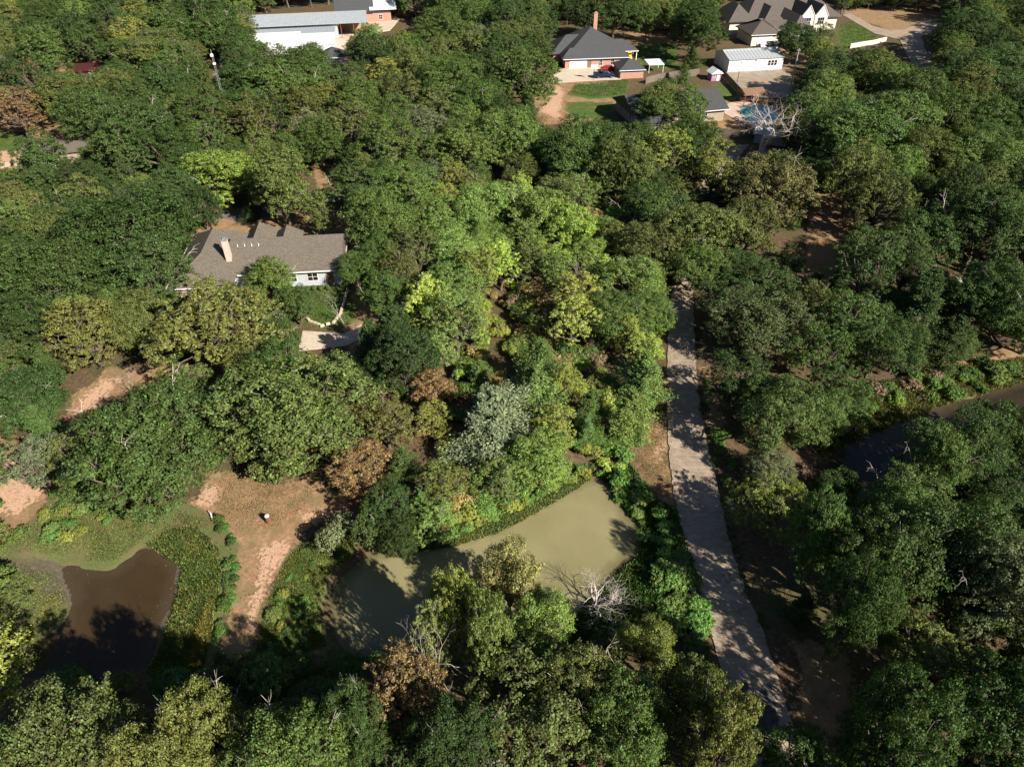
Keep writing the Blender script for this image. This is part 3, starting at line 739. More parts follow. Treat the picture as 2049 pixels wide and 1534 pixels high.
# the rest of the planting one can tell apart, by crown centre and half-width in the picture
for row in '''22 375 42 dense g;30 215 46 elm ru;60 160 34 elm ru;565 378 76 dense ol;190 235 70 oak g;280 258 74 oak dg;330 305 62 oak dg;240 192 58 oak ol;120 190 60 oak ol
90 112 62 dense g;500 242 66 elm ol;410 205 46 oak ol;565 172 76 oak g;612 130 58 oak g;480 165 58 oak dg;330 170 56 oak dg;300 120 52 oak ol;340 58 60 oak g;430 62 56 oak g;485 45 30 elm gy
880 62 60 dense g;935 38 60 oak g;1018 50 56 dense dg;900 172 70 oak g;812 192 54 elm ol;770 152 40 elm ye;955 215 60 oak g;700 250 56 elm ol;640 280 60 oak g;930 300 64 oak mg;1012 278 70 oak mg
1150 300 82 oak g;1240 335 78 oak ol;1335 315 58 elm ye;1230 28 48 oak dg;1178 22 44 dense dg;1300 18 36 elm ol;1590 78 46 oak dg;1500 452 78 oak ol;1432 335 58 elm ye;1405 462 88 oak ol;1310 425 78 oak dg
1700 275 92 oak g;1655 195 58 oak mg;1800 245 78 oak mg;1885 228 66 oak g;1850 312 66 oak ol;1795 345 58 oak mg;1960 325 70 oak mg;1965 155 90 oak dg;1935 60 80 dense dg;1745 505 74 oak g;1835 480 84 oak dg
1965 460 96 oak dg;1985 600 88 oak dg;1700 645 66 elm g;1625 610 48 elm ol;1645 705 62 elm g;1840 610 64 cedar dg;1900 690 50 cedar dg;1830 1000 92 oak g;1682 960 52 oak g;1645 1072 60 oak g;1900 1105 108 oak dg;1765 1140 98 oak dg
1995 1185 98 oak gy;1840 1335 100 elm ol;1700 1215 62 oak dg;1995 1415 108 oak dg;1790 1475 108 oak dg;2005 880 86 oak dg;2025 1010 80 oak dg;1930 1250 80 elm dg
893 430 58 oak mg;962 420 66 oak mg;1080 432 74 oak mg;1002 525 48 elm li;905 505 58 oak mg;908 572 62 oak mg;912 645 66 elm mg;872 705 46 elm mg;952 640 38 elm ye;1060 525 46 elm ol;1150 590 58 elm ye;1250 482 58 oak ol
1262 562 72 oak mg;1222 632 62 oak g;1292 625 56 oak g;1150 648 52 elm ye;1075 735 58 cedar g;1070 795 64 cedar mg;1282 765 58 cedar mg;1258 842 52 cedar mg;1182 822 44 cedar g;1112 852 52 elm ye;868 775 46 elm ru;868 835 38 elm ye;888 965 56 elm ol;868 1032 46 elm mg
545 565 58 oak mg;592 610 46 oak g;552 680 48 oak g;772 588 60 oak g;785 680 64 cedar dg;745 700 50 cedar dg;260 472 118 oak dg;90 545 108 oak dg;40 650 84 oak dg;60 795 74 oak dg;70 915 58 elm gy;770 1012 58 oak dg;130 440 70 oak g
165 1512 128 oak ol;425 1500 78 oak ol;570 1530 112 oak g;320 1575 80 oak ol;20 1560 80 oak g;1100 1400 150 oak ol;1250 1450 100 oak g;1385 1405 76 oak ol;900 1500 90 oak dg;1450 1500 70 oak ol
905 1215 56 oak ye;1070 1250 74 oak mg;1292 1292 60 oak ye;975 1290 60 oak ol;1165 1375 80 oak ol;720 380 66 oak g;760 440 78 oak g;722 535 48 oak g;760 510 56 oak g;800 370 66 oak g;640 430 40 elm ol'''.replace('\n', ';').split(';'):
    a = row.split(); px, py = int(a[0]), int(a[1])
    tall = (13 if px < 1000 else 8 if px > 1200 else 10) if a[3] == 'oak' and 1200 < py < 1295 and 880 < px < 1430 else 12 if a[3] == 'oak' and py > 1295 and 880 < px < 1430 else 14.5 if a[3] == 'oak' and py > 1380 else 14 if a[3] == 'oak' and px > 1420 and py > 1060 else None
    T(px, py, int(a[2]), a[3], a[4], h=tall)

# ------------------------------------------------------------------ the woods in between
CLEAR = [
 [(0,850),(70,890),(95,960),(200,950),(330,1010),(430,935),(560,965),(650,960),(690,1010),(640,1060),(700,1100),(830,1085),(830,1285),(650,1335),(500,1395),(430,1380),(300,1385),(0,1370)],
 [(150,860),(110,830),(200,745),(260,720),(330,745),(300,790),(240,800)],
 [(375,575),(405,455),(430,435),(600,435),(690,455),(690,575)],
 [(590,550),(715,550),(720,660),(745,640),(745,690),(600,700)],
 [(850,1095),(1000,1050),(1190,945),(1260,960),(1290,1060),(1290,1200),(1180,1100),(1000,1100)],
 [(1330,580),(1390,570),(1412,830),(1462,1060),(1540,1280),(1612,1500),(1480,1500),(1418,1290),(1345,1060),(1290,930),(1330,830)],
 [(1440,1060),(1500,1080),(1560,1200),(1640,1330),(1620,1480),(1540,1300)],
 [(505,15),(700,10),(760,0),(770,20),(720,50),(700,125),(640,128),(590,108),(515,72)],
 [(1120,40),(1200,25),(1280,70),(1340,55),(1352,140),(1340,160),(1240,180),(1225,238),(1080,245),(1100,165),(1115,60)],
 [(1415,90),(1570,85),(1570,140),(1580,190),(1520,200),(1560,240),(1545,280),(1440,265),(1435,200),(1400,150)],
 [(1440,0),(1670,0),(1670,40),(1600,60),(1560,80),(1520,95),(1450,80)],
 [(1680,25),(1760,5),(1890,20),(1880,60),(1830,90),(1885,140),(1825,140),(1790,85),(1720,98),(1665,90)],
 [(0,235),(60,230),(140,245),(180,280),(110,340),(60,330),(0,340)],
 [(1640,920),(1710,870),(1760,740),(2049,690),(2049,770),(1900,830),(1850,850),(1790,950),(1660,1000)],
 [(1225,165),(1300,165),(1290,250),(1235,250)],
 [(1440,265),(1540,265),(1520,325),(1435,330)],
 [(1625,405),(1715,405),(1700,530),(1620,540)],
 [(925,775),(1010,760),(1075,860),(1000,910),(925,880)], [(1110,1090),(1270,1090),(1270,1225),(1110,1225)], [(1335,1170),(1430,1270),(1455,1385),(1345,1350)], [(790,1240),(900,1240),(900,1400),(790,1400)],
 [(985,590),(1150,590),(1150,660),(1235,700),(1235,750),(1110,735),(1060,700),(960,730),(950,680)], [(845,800),(930,800),(930,900),(845,900)],
 [(415,100),(445,100),(455,205),(432,205)], [(100,118),(215,118),(215,142),(100,146)],
 [(295,0),(340,0),(340,16),(295,16)], [(700,20),(860,20),(850,60),(760,60)],
 [(1590,85),(1615,85),(1595,190),(1575,190)], [(625,335),(680,335),(690,425),(640,425)],
]
KEEP = [world_poly(p) for p in (
 [(1320,560),(1400,560),(1420,830),(1470,1060),(1550,1280),(1640,1540),(1480,1540),(1410,1290),(1340,1060),(1320,830)],
 [(375,600),(380,470),(700,440),(720,580)], [(500,120),(505,30),(770,0),(720,60),(700,125)], [(1110,150),(1115,60),(1280,60),(1300,165)],
 [(1225,260),(1225,190),(1330,165),(1440,190),(1420,280)], [(1410,150),(1410,100),(1580,90),(1590,200),(1480,200)], [(1430,95),(1430,10),(1680,10),(1680,60),(1560,95)],
 [(1440,290),(1440,200),(1580,200),(1580,290)], [(1680,25),(1900,25),(1890,150),(1810,150),(1790,85)], [(60,330),(70,270),(200,260),(190,330)], [(590,710),(590,560),(720,560),(760,640),(750,690)])]
CC = Vector((0, 0, 0))
def clear_hit(px, py, r, ry):
    e = .98 if py > 1300 else .8
    pts = [(px, py)]+[(px+r*e*math.cos(a), py+ry*e*math.sin(a)) for a in np.arange(8)*math.pi/4]
    return any(inpoly(a, b, c) for c in CLEAR for a, b in pts)
cand = []
RF = random.Random(5)
for _ in range(26000):
    y = RF.uniform(8, 330); x = RF.uniform(-1, 1)*(40+y*.78)
    cand.append((x, y))
nfill = 0
for x, y in cand:
    far = y > 150
    u = RF.random()
    px0, py0, s0 = proj(x, y, 6)
    if -30 < px0 < 2080 and px0 > 1380 and py0 > 380: kind = 'oak' if u < .42 else 'elm' if u < .66 else 'cedar' if u < .8 else 'dense'
    elif inpoly(px0, py0, LOT): kind = 'elm' if u < .5 else 'cedar' if u < .6 else 'oak'
    else: kind = 'oak' if u < .31 else 'elm' if u < .52 else 'dense' if u < .95 else 'cedar'
    R = {'oak': RF.uniform(3.4, 7.2), 'elm': RF.uniform(3.0, 4.6), 'dense': RF.uniform(4.2, 5.8), 'cedar': RF.uniform(2.0, 3.0)}[kind]
    if far: R *= 1.1
    elif inpoly(px0, py0, LOT): R *= .85
    elif RF.random() < .35: R *= .72
    if any((x-a)**2+(y-b)**2 < (.6*(R+c))**2 for a, b, c in PLACED): continue
    h = min(max(R*HR[kind]*RF.uniform(.9, 1.12), HMX[kind][0]), HMX[kind][1])
    if px0 > 1640 and py0 > 360 and kind != 'cedar': h = min(h*1.2, 16)
    elif px0 > 1380 and py0 > 360: h *= .85
    zc = h*.58; px, py, s = proj(x, y, zc)
    if not (-110 < px < 2230 and -40 < py < 1690): continue
    if any(inpoly(x, y, k) for k in KEEP): continue
    if wet_dist(x, y) < 1.5: continue
    if clear_hit(px, py, R*s, max(R*s*.8, h*.42*s)): continue
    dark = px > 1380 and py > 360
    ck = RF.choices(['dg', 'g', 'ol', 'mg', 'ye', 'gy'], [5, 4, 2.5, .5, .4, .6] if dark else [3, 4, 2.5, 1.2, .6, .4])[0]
    if inpoly(px, py, LOT): ck = RF.choices(['mg', 'li', 'ye', 'ol', 'or'], [4, 1.5, 2.5, 1, .5])[0]  # lighter leaf tints in the lot, its extra brightness put into the colour
    if kind == 'cedar': ck = RF.choice(['dg', 'g', 'g'])
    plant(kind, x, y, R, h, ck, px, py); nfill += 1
print('fill trees', nfill, 'all', len(PLACED))

# ------------------------------------------------------------------ undergrowth
def scatter_poly(px_poly, n, kind, cks, rr, group_label, seed):
    rs = random.Random(seed); xs_ = [p[0] for p in px_poly]; ys_ = [p[1] for p in px_poly]; k = 0; tries = 0
    while k < n and tries < n*60:
        tries += 1
        px = rs.uniform(min(xs_), max(xs_)); py = rs.uniform(min(ys_), max(ys_))
        if not inpoly(px, py, px_poly): continue
        x, y = at(px, py); 
        if wet_dist(x, y) < .2: continue
        if inpoly(x, y, KEEP[0]) and kind == 'shrub': continue
        R = rs.uniform(*rr); ck = rs.choice(cks)
        o = plant(kind, x, y, R, R*HR[kind]*rs.uniform(.8, 1.3), ck, px, py)
        lb = f'{COLS[ck][1]} {PHRASE[kind]} {group_label}'; o['label'] = lb; o['group'] = lb
        PLACED.pop(); k += 1
scatter_poly([(860,380),(1080,380),(1240,470),(1310,560),(1310,840),(1190,880),(1060,860),(850,930)], 110, 'shrub', ['mg', 'ye', 'ol', 'li', 'or', 'g'], (.9, 2.3), 'under the trees of the wooded lot', 21)
scatter_poly([(842,1075),(850,950),(960,860),(1100,870),(1190,900),(1175,945),(1040,1005),(930,1055)], 46, 'shrub', ['ye', 'ol', 'mg', 'vg', 'or'], (.9, 2.1), 'on the sunny bank of the khaki pond', 1)
scatter_poly([(880,1075),(960,1045),(1060,1000),(1170,945),(1180,925),(1060,975),(900,1050)], 40, 'weed', ['vg', 'mg', 'li', 'ye'], (.5, 1.2), 'along the waterline of the khaki pond', 2)
scatter_poly([(1190,880),(1285,850),(1265,930),(1205,945)], 22, 'weed', ['vg', 'vg', 'li'], (.6, 1.4), 'at the head of the khaki pond', 3)
scatter_poly([(1215,955),(1262,935),(1320,1010),(1360,1080),(1400,1200),(1415,1280),(1330,1290),(1290,1180),(1295,1060)], 60, 'weed', ['vg', 'g', 'vg', 'mg'], (.6, 1.6), 'on the bank below the concrete lane', 4)
scatter_poly([(990,600),(1130,590),(1240,690),(1240,750),(1110,740),(960,760),(950,690)], 50, 'shrub', ['or', 'ye', 'br', 'ol', 'ye'], (.8, 1.9), 'in the hollow of the wooded lot', 5)
scatter_poly([(1640,880),(1700,790),(1840,745),(2060,712),(2060,752),(1870,812),(1700,868)], 60, 'weed', ['vg', 'ol', 'g', 'mg', 'br'], (.7, 1.7), 'on the creek bank', 6)
scatter_poly([(95,1006),(100,955),(220,960),(300,1000),(230,1040),(100,1080),(0,1090),(0,1078),(45,1060)], 40, 'weed', ['vg', 'vg', 'mg', 'ye'], (.5, 1.3), 'on the green flat round the brown pond', 7)
scatter_poly([(420,1015),(445,1040),(476,1090),(470,1150),(452,1262),(438,1335),(425,1330),(440,1250),(455,1150),(462,1095),(430,1050)], 40, 'weed', ['vg', 'g', 'mg'], (.4, .85), 'in the row along the dirt path', 8)
scatter_poly([(590,1100),(640,1065),(700,1090),(650,1150),(640,1230),(600,1330),(500,1335),(540,1210),(565,1140)], 44, 'weed', ['vg', 'g', 'mg', 'ye'], (.4, .95), 'between the dirt path and the khaki pond', 9)
scatter_poly([(500,1340),(700,1310),(830,1300),(820,1380),(560,1400),(320,1390),(100,1390),(20,1360),(300,1365)], 46, 'shrub', ['g', 'dg', 'ol', 'vg'], (.9, 2.0), 'in the shade under the thicket by the ponds', 10)
scatter_poly([(1420,860),(1470,860),(1500,980),(1480,1060),(1450,1000)], 18, 'weed', ['g', 'ol', 'vg'], (.5, 1.1), 'beside the lane near the creek', 11)
scatter_poly([(1392,560),(1402,740),(1412,830),(1430,910),(1450,1000),(1472,1100),(1506,1200),(1545,1285),(1580,1400),(1570,1400),(1535,1285),(1496,1200),(1462,1100),(1440,1000),(1420,910),(1403,830),(1393,740),(1386,560)], 44, 'weed', ['g', 'ol', 'br'], (.25, .6), 'on the verge of the concrete lane', 13)
scatter_poly([(1430,1290),(1340,1300),(1310,1390),(1450,1400)], 16, 'shrub', ['g', 'dg', 'ol'], (.6, 1.2), 'at the foot of the concrete lane', 12)

# ------------------------------------------------------------------ grass and reeds nobody could count
def grass(name, polys, n, hgt, wid, colour, label, seed, lean=.5, inset=0.0, wet=False):
    rng = np.random.default_rng(seed); P = []
    for px, share in polys:
        poly = world_poly(px, WATER_Z*.5); a = np.array(poly); lo, hi = a.min(0), a.max(0); got = 0; need = int(n*share)
        while got < need:
            q = rng.uniform(lo, hi, (need*3, 2)); cl = np.sin(q[:, 0]*1.3+2*np.sin(q[:, 1]*.7))+np.sin(q[:, 1]*1.7+1.5*np.sin(q[:, 0]*.9))
            s = sdist(q[:, 0], q[:, 1], poly)
            ok = (s+rng.exponential(.5, len(q)) < .0) & (rng.random(len(q)) < .55+.35*cl/2)
            q = q[ok][:need-got]; P.append(q); got += len(q)
    P = np.concatenate(P); m = len(P); z = ground_z(P[:, 0], P[:, 1])
    if wet: z = np.maximum(z, WATER_Z)
    B = np.stack([P[:, 0], P[:, 1], z-.03], 1)
    hh = hgt*rng.uniform(.5, 1.3, (m, 1)); az = rng.uniform(0, 6.283, m); d = np.stack([np.cos(az), np.sin(az), np.zeros(m)], 1)
    sd_ = np.stack([-np.sin(az), np.cos(az), np.zeros(m)], 1)*wid*rng.uniform(.6, 1.4, (m, 1))
    up = np.array([0, 0, 1.0]); ln = rng.uniform(.1, 1, (m, 1))*lean
    mid = B+up*hh*.6+d*hh*ln*.35; tip = B+up*hh*(1-.35*ln)+d*hh*ln
    V = np.stack([B-sd_*.6, B+sd_*.6, mid+sd_, tip, mid-sd_], 1).reshape(-1, 3)
    F = np.arange(5*m).reshape(m, 5)
    o = link(bpy.data.objects.new(name, np_mesh(name, V, F, M_WEED))); o.color = (*colour, 1)
    return tag(o, label, 'grass', kind='stuff')
REED_E = [(290,1088),(340,1060),(400,1060),(440,1100),(448,1160),(430,1260),(410,1345),(290,1345),(318,1285),(345,1215),(362,1135)]
grass('reeds', [(REED_E, 1)], 24000, .5, .026, (.16, .215, .045), 'tall green reeds fringing the brown pond', 1, wet=True)
grass('reeds', [([(415,1215),(432,1200),(428,1260),(400,1345),(380,1345),(395,1270)], 1)], 6000, .65, .028, (.24, .24, .05), 'pale yellow reeds beside the dirt path', 2)
grass('marsh_grass', [([(100,955),(240,962),(330,1010),(440,1050),(400,1070),(290,1075),(160,1110),(0,1110),(-60,1085),(45,1062),(95,1006)], .55),
                      ([(0,1120),(110,1140),(135,1180),(120,1240),(60,1280),(0,1310),(-60,1300),(-60,1120)], .3), ([(160,1120),(230,1120),(285,1078),(300,1040),(200,1050)], .15)],
      36000, .2, .026, (.14, .18, .045), 'short marsh grass on the mud flat of the brown pond', 3)
grass('marsh_grass', [([(590,1105),(640,1065),(715,1065),(705,1110),(655,1150),(640,1225),(655,1290),(560,1340),(500,1335),(538,1205),(565,1140)], 1)], 30000, .25, .024, (.14, .2, .04), 'green grass bank between the dirt path and khaki pond', 4, wet=True)
grass('pondweed', [([(832,1100),(900,1092),(990,1065),(1060,1030),(1130,990),(1185,955),(1195,925),(1140,925),(1000,1005),(880,1062),(832,1075)], 1)], 26000, .2, .06, (.14, .19, .045), 'pale green pondweed carpeting the edge of the khaki pond', 5, .9, wet=True)
grass('marsh_grass', [([(1200,950),(1262,932),(1318,1005),(1355,1030),(1395,1160),(1425,1285),(1130,1290),(1150,1215),(1225,1152),(1272,1110),(1285,1060)], 1)], 24000, .42, .06, (.07, .14, .025), 'lush dark grass on the bank below the concrete lane', 6)
grass('bank_grass', [([(1620,885),(1700,795),(1840,745),(2090,712),(2090,752),(1870,814),(1650,914)], 1)], 24000, .45, .06, (.12, .135, .045), 'rough green and straw grass on the creek bank', 7)
grass('dry_grass', [([(1285,845),(1335,845),(1352,1015),(1312,1005),(1262,930)], .5), ([(440,950),(640,975),(600,1050),(480,1080),(420,1010)], .5)], 14000, .14, .022, (.22, .17, .075), 'sparse dry grass on bare dirt beside the lane and clearing', 8)
grass('lawn_grass', [(LAWN[0], .25), (LAWN[1], .25), (LAWN[4], .25), (LAWN[3], .25)], 16000, .16, .08, (.06, .11, .02), 'mown green lawn patches by the houses', 9)
# loose leaf litter and low brush on the floor of the woods
rng = np.random.default_rng(77); q = np.stack([rng.uniform(-60, 62, 90000), rng.uniform(16, 120, 90000)], 1)
keep = np.abs(q[:, 0]) < 22+q[:, 1]*.72; q = q[keep]
for w in WP: q = q[sdist(q[:, 0], q[:, 1], w) > 1]
q = q[sdist(q[:, 0], q[:, 1], KEEP[0]) > -.3]
q = q[np.sin(q[:, 0]*.4+2*np.sin(q[:, 1]*.31))+np.sin(q[:, 1]*.5) > -.3]
z = ground_z(q[:, 0], q[:, 1]); n = len(q)
V, F = leaves(np.stack([q[:, 0], q[:, 1], z+rng.uniform(.02, .10, n)], 1), unit(rng.normal(size=(n, 3))*.5+np.array([0, 0, 1.])), rng.uniform(.06, .17, n), rng)
o = link(bpy.data.objects.new('leaf_litter', np_mesh('leaf_litter', V, F, M_LEAF))); o.color = (.17, .105, .06, 1)
tag(o, 'fallen brown leaves littering the floor of the woods', 'leaf litter', kind='stuff')

def flecks(name, q, z, size, colour, label, seed):
    rng = np.random.default_rng(seed); n = len(q)
    V, F = leaves(np.stack([q[:, 0], q[:, 1], z], 1), unit(rng.normal(size=(n, 3))*.25+np.array([0, 0, 1.])), rng.uniform(*size, n), rng)
    o = link(bpy.data.objects.new(name, np_mesh(name, V, F, M_LEAF))); o.color = (*colour, 1); tag(o, label, 'leaf litter', kind='stuff')
rs_ = resample(rows, 1.0); ql = []
for i in range(len(rs_)-1):
    a, b = np.array(rs_[i][0]), np.array(rs_[i][1])
    for _ in range(70):
        t = rng.beta(.35, .35); ql.append(a*(1-t)+b*t+rng.normal(size=2)*.35)
ql = np.array(ql); flecks('leaf_litter', ql, ground_z(ql[:, 0], ql[:, 1])+.115, (.05, .16), (.16, .11, .06), 'dry leaves blown along the edges of the concrete lane', 5)
qf = []
for w in WP:
    a = np.array(w); q = rng.uniform(a.min(0), a.max(0), (5000, 2)); d = sdist(q[:, 0], q[:, 1], w); qf.append(q[(d < 0) & (rng.random(5000) < np.exp(d/.8)*.35+.004)])
qf = np.concatenate(qf); flecks('floating_leaves', qf, np.full(len(qf), WATER_Z+.012), (.05, .14), (.17, .15, .07), 'floating leaves and scum along the pond edges', 6)
# ------------------------------------------------------------------ building helpers (local: front faces -y)
def wallbox(p, x0, x1, y0, y1, z1, mat, name='wall', z0=-.3): return MB().box(x0, x1, y0, y1, z0, z1).build(name, mat, p)
def win(p, x, y, z, w, h, face='-y', cols=2, frame=None):
    """window with frame and panes standing in wall plane; face = the way it looks"""
    f = MB(); fr = .07; d = .07
    f.box(-w/2-fr, w/2+fr, -d, .02, -fr, 0); f.box(-w/2-fr, w/2+fr, -d, .02, h, h+fr)
    f.box(-w/2-fr, -w/2, -d, .02, 0, h); f.box(w/2, w/2+fr, -d, .02, 0, h)
    for i in range(1, cols): xx = -w/2+w*i/cols; f.box(xx-.025, xx+.025, -d+.01, .02, 0, h)
    f.box(-w/2, w/2, -d+.012, .02, h/2-.025, h/2+.025)
    o = f.build('window', frame or M_WHITE, p); o.location = (x, y, z)
    o.rotation_euler.z = {'-y': 0, '+x': math.pi/2, '+y': math.pi, '-x': -math.pi/2}[face]
    for i in range(cols):
        for j in range(2):
            x0 = -w/2+w*i/cols+.025; x1 = -w/2+w*(i+1)/cols-.025
            MB().box(x0, x1, -.035, .015, j*h/2+.02, (j+1)*h/2-.02).build('pane', M_GLASS, o)
    return o
def door(p, x, y, z, w, h, mat=None):
    o = MB().box(x-w/2, x+w/2, y-.05, y+.02, z, z+h).build('door', mat or M_TRIM, p)
    MB().box(x+w/2-.14, x+w/2-.08, y-.1, y-.05, z+1, z+1.08).build('handle', M_STEEL, o)
    MB().box(x-w/2-.09, x-w/2, y-.065, y+.02, z, z+h+.09).box(x+w/2, x+w/2+.09, y-.065, y+.02, z, z+h+.09).box(x-w/2, x+w/2, y-.065, y+.02, z+h, z+h+.09).build('door_frame', M_POLE, o)
    return o
def garage_door(p, x, y, z, w, h, mat=None, rows=4):
    o = MB().box(x-w/2-.1, x+w/2+.1, y-.045, y+.02, z, z+h+.1).build('garage_door', M_POLE, p)
    for r in range(rows):
        MB().box(x-w/2, x+w/2, y-.08, y-.04, z+h*r/rows+.02, z+h*(r+1)/rows-.02).build('panel', mat or M_WHITE, o)
    return o
def gutter(p, x0, x1, y, z, along='x'):
    m = MB()
    if along == 'x': m.box(x0, x1, y-.12, y, z-.14, z)
    else: m.box(y-.12, y, x0, x1, z-.14, z)
    return m.build('gutter', M_WHITE, p)
def chimney(p, x, y, w, d, z0, z1, mat, cap=None):
    c = MB().box(x-w/2, x+w/2, y-d/2, y+d/2, z0, z1).build('chimney', mat, p)
    MB().box(x-w/2-.08, x+w/2+.08, y-d/2-.08, y+d/2+.08, z1, z1+.12, .03).box(x-w*.22, x+w*.22, y-d*.22, y+d*.22, z1+.12, z1+.42).build('chimney_cap', cap or M_TRIM, c)
    return c
def vents(p, pts):
    for x, y, z in pts: MB().tube([(x, y, z-.3), (x, y, z+.35)], [.07, .07], 8).build('vent_pipe', M_WHITE, p)

# ------------------------------------------------------------------ brown-shingled house
hx, hy = -38.4, 98.6
H1 = tag(empty('house', (hx, hy, gz(hx, hy)), math.radians(6)), 'long house under a brown shingle roof with a tall pale chimney', 'house')
wallbox(H1, -7.4, 11.4, -5.2, 5.2, 2.75, M_STUCCO); wallbox(H1, -12.6, -4.4, -8.4, 7.4, 2.74, M_BRICK2)
wallbox(H1, -4.0, .0, 5.0, 8.0, 2.73, M_BRICK2); wallbox(H1, .6, 4.2, 5.0, 6.9, 2.72, M_BRICK2)
MB().hip(-8, 12, -5.9, 5.9, 2.9, 5.9, 'x', (3, 0)).build('roof', M_SH_BROWN, H1)
MB().hip(-13.2, -3.8, -9, 8, 2.92, 6.1, 'y', (None, None)).build('roof', M_SH_BROWN, H1)
MB().hip(-4.5, .5, 1.0, 8.6, 2.94, 5.3, 'y', (0, 1.8)).build('roof', M_SH_BROWN, H1)
MB().hip(.2, 4.6, 1.5, 7.5, 2.93, 4.9, 'y', (0, 1.4)).build('roof', M_SH_BROWN, H1)
gutter(H1, -3.7, 12, -5.9, 2.9); gutter(H1, -13.2, -3.8, -9, 2.92)
MB().box(-13.34, -13.22, -9, 8, 2.7, 2.93).build('gutter', M_TRIM, H1)
chimney(H1, -5.0, -3.2, .75, .95, 2.2, 7.5, M_BRICK2, M_STEEL)
vents(H1, [(-3.9+i*1.05, -1.3, 5.25) for i in range(4)])
MB().box(12.02, 12.12, -5.9, 5.9, 2.7, 2.9).build('gutter', M_TRIM, H1)
for x in (.5, 4.0, 7.2): win(H1, x, -5.2, .9, 1.5, 1.3)
door(H1, 9.8, -5.2, 0, 1.0, 2.1, M_WOODBR)
ca, sa = math.cos(math.radians(6)), math.sin(math.radians(6))
for i in range(7):
    lx, ly = 3.2+i*1.05, -6.7; x, y = hx+lx*ca-ly*sa, hy+lx*sa+ly*ca
    plant('shrub', x, y, .55, .95, 'mg', 640, 556, var=i % 4); PLACED.pop()
    o = bpy.context.scene.collection.objects
    lastshrub = [q for q in COL.objects if q.name.startswith('shrub') and q.type == 'EMPTY'][-1]
    lastshrub['label'] = 'clipped round shrub in the row along the front of the brown-shingled house'; lastshrub['group'] = 'clipped shrubs along the house front'
# ring of brick edging on its lawn: one brick after another
arc = [(583,597),(592,612),(603,628),(622,645),(645,653),(668,646),(682,628),(690,602),(698,572)]
pts = [at(*p) for p in arc]
edge_o = tag(empty('garden_edging', (*pts[4], gz(*pts[4]))), 'curved pale brick edging ringing the lawn of the brown-shingled house', 'edging')
P = []
for i in range(len(pts)-1):
    L = math.dist(pts[i], pts[i+1]); k = max(1, int(L/.62))
    for j in range(k): t = j/k; P.append((pts[i][0]*(1-t)+pts[i+1][0]*t, pts[i][1]*(1-t)+pts[i+1][1]*t))
bm_ = MB().box(-.29, .29, -.17, .17, 0, .34, .03).mesh('brick', M_CONC2)
for i in range(len(P)-1):
    o = link(bpy.data.objects.new('brick', bm_), edge_o)
    o.location = (P[i][0]-pts[4][0], P[i][1]-pts[4][1], gz(*P[i])-gz(*pts[4])); o.rotation_euler.z = math.atan2(P[i+1][1]-P[i][1], P[i+1][0]-P[i][0])+random.uniform(-.04, .04)

# ------------------------------------------------------------------ metal barn and its neighbours
def ribbed(name, x0, x1, y0, y1, za, zb, mat, p, step=.9):
    m = MB().slope(x0, x1, y0, y1, za, zb); x = x0+step/2
    while x < x1:
        m.solid([(x-.04, y0, za), (x+.04, y0, za), (x+.04, y1, zb), (x-.04, y1, zb), (x-.025, y0, za+.05), (x+.025, y0, za+.05), (x+.025, y1, zb+.05), (x-.025, y1, zb+.05)],
                [(4,5,6,7), (0,1,5,4), (1,2,6,5), (2,3,7,6), (3,0,4,7)]); x += step
    return m.build(name, mat, p)
BR = tag(empty('barn', (-66.5, 226, 0), math.radians(11)), 'long low metal barn with ribbed roofs, grey and white from the light', 'barn')
wallbox(BR, -12.5, 13.2, -8, 12.2, 3.9, M_METAL_W)
ribbed('roof', -13, 13.8, -8.6, 1.8, 4.0, 4.75, M_METAL_W, BR); ribbed('roof', -13, 13.8, 1.82, 12.6, 4.75, 4.05, M_METAL_G, BR)  # far slope in grey metal: its weaker light is painted into the colour
ribbed('roof', -6, 13.9, -13.6, -8.62, 3.1, 3.75, M_METAL_W, BR)
ribbed('roof', -13.2, 4.0, -.6, 1.7, 5.3, 5.42, M_METAL_W, BR)      # raised ridge vent
MB().box(-13.1, 3.9, -.5, 1.6, 4.5, 5.2).build('ridge_vent', M_METAL_W, BR)
for i in range(5): MB().box(-5.8+i*4.8, -5.6+i*4.8, -13.4, -13.2, -.2, 3.0).build('post', M_WHITE, BR)
ribbed('roof', -13.6, 24, 13.2, 23.6, 4.6, 5.9, M_METAL_G, BR)
wallbox(BR, -13.2, 14.5, 14.2, 23, 4.4, M_METAL_G)
wallbox(BR, 14.6, 24, 22.6, 23, 5.6, M_BRICK)
for x in (15.5, 19.5, 23.6): MB().box(x-.1, x+.1, 13.5, 13.7, -.2, 4.5).build('post', M_RUST, BR)
SH = tag(empty('shed', (-51.0, 214.5, 0), math.radians(11)), 'small white shed with a charcoal pyramid roof beside the metal barn', 'shed')
wallbox(SH, -3, 3, -3, 3, 2.5, M_WHITE); MB().hip(-3.6, 3.6, -3.6, 3.6, 2.6, 4.6, 'y', (3.2, 3.2)).build('roof', M_SH_DARK, SH); gutter(SH, -3.6, 3.6, -3.6, 2.6)
door(SH, 0, -3, 0, 1.0, 2.05)
SH2 = tag(empty('shed', (-50.5, 205.5, 0), math.radians(11)), 'little lean-to shed with a dusty black roof under the tall dark tree', 'shed')
wallbox(SH2, -2.6, 2.6, -2, 2, 2.1, M_WHITE); MB().hip(-3, 3, -2.5, 2.5, 2.2, 3.4, 'x', (0, 0)).build('roof', M_SH_DARK, SH2)
FH = tag(empty('house', (-50.5, 268, 0), math.radians(11)), 'brick house with a black roof and white gable behind the barn', 'house')
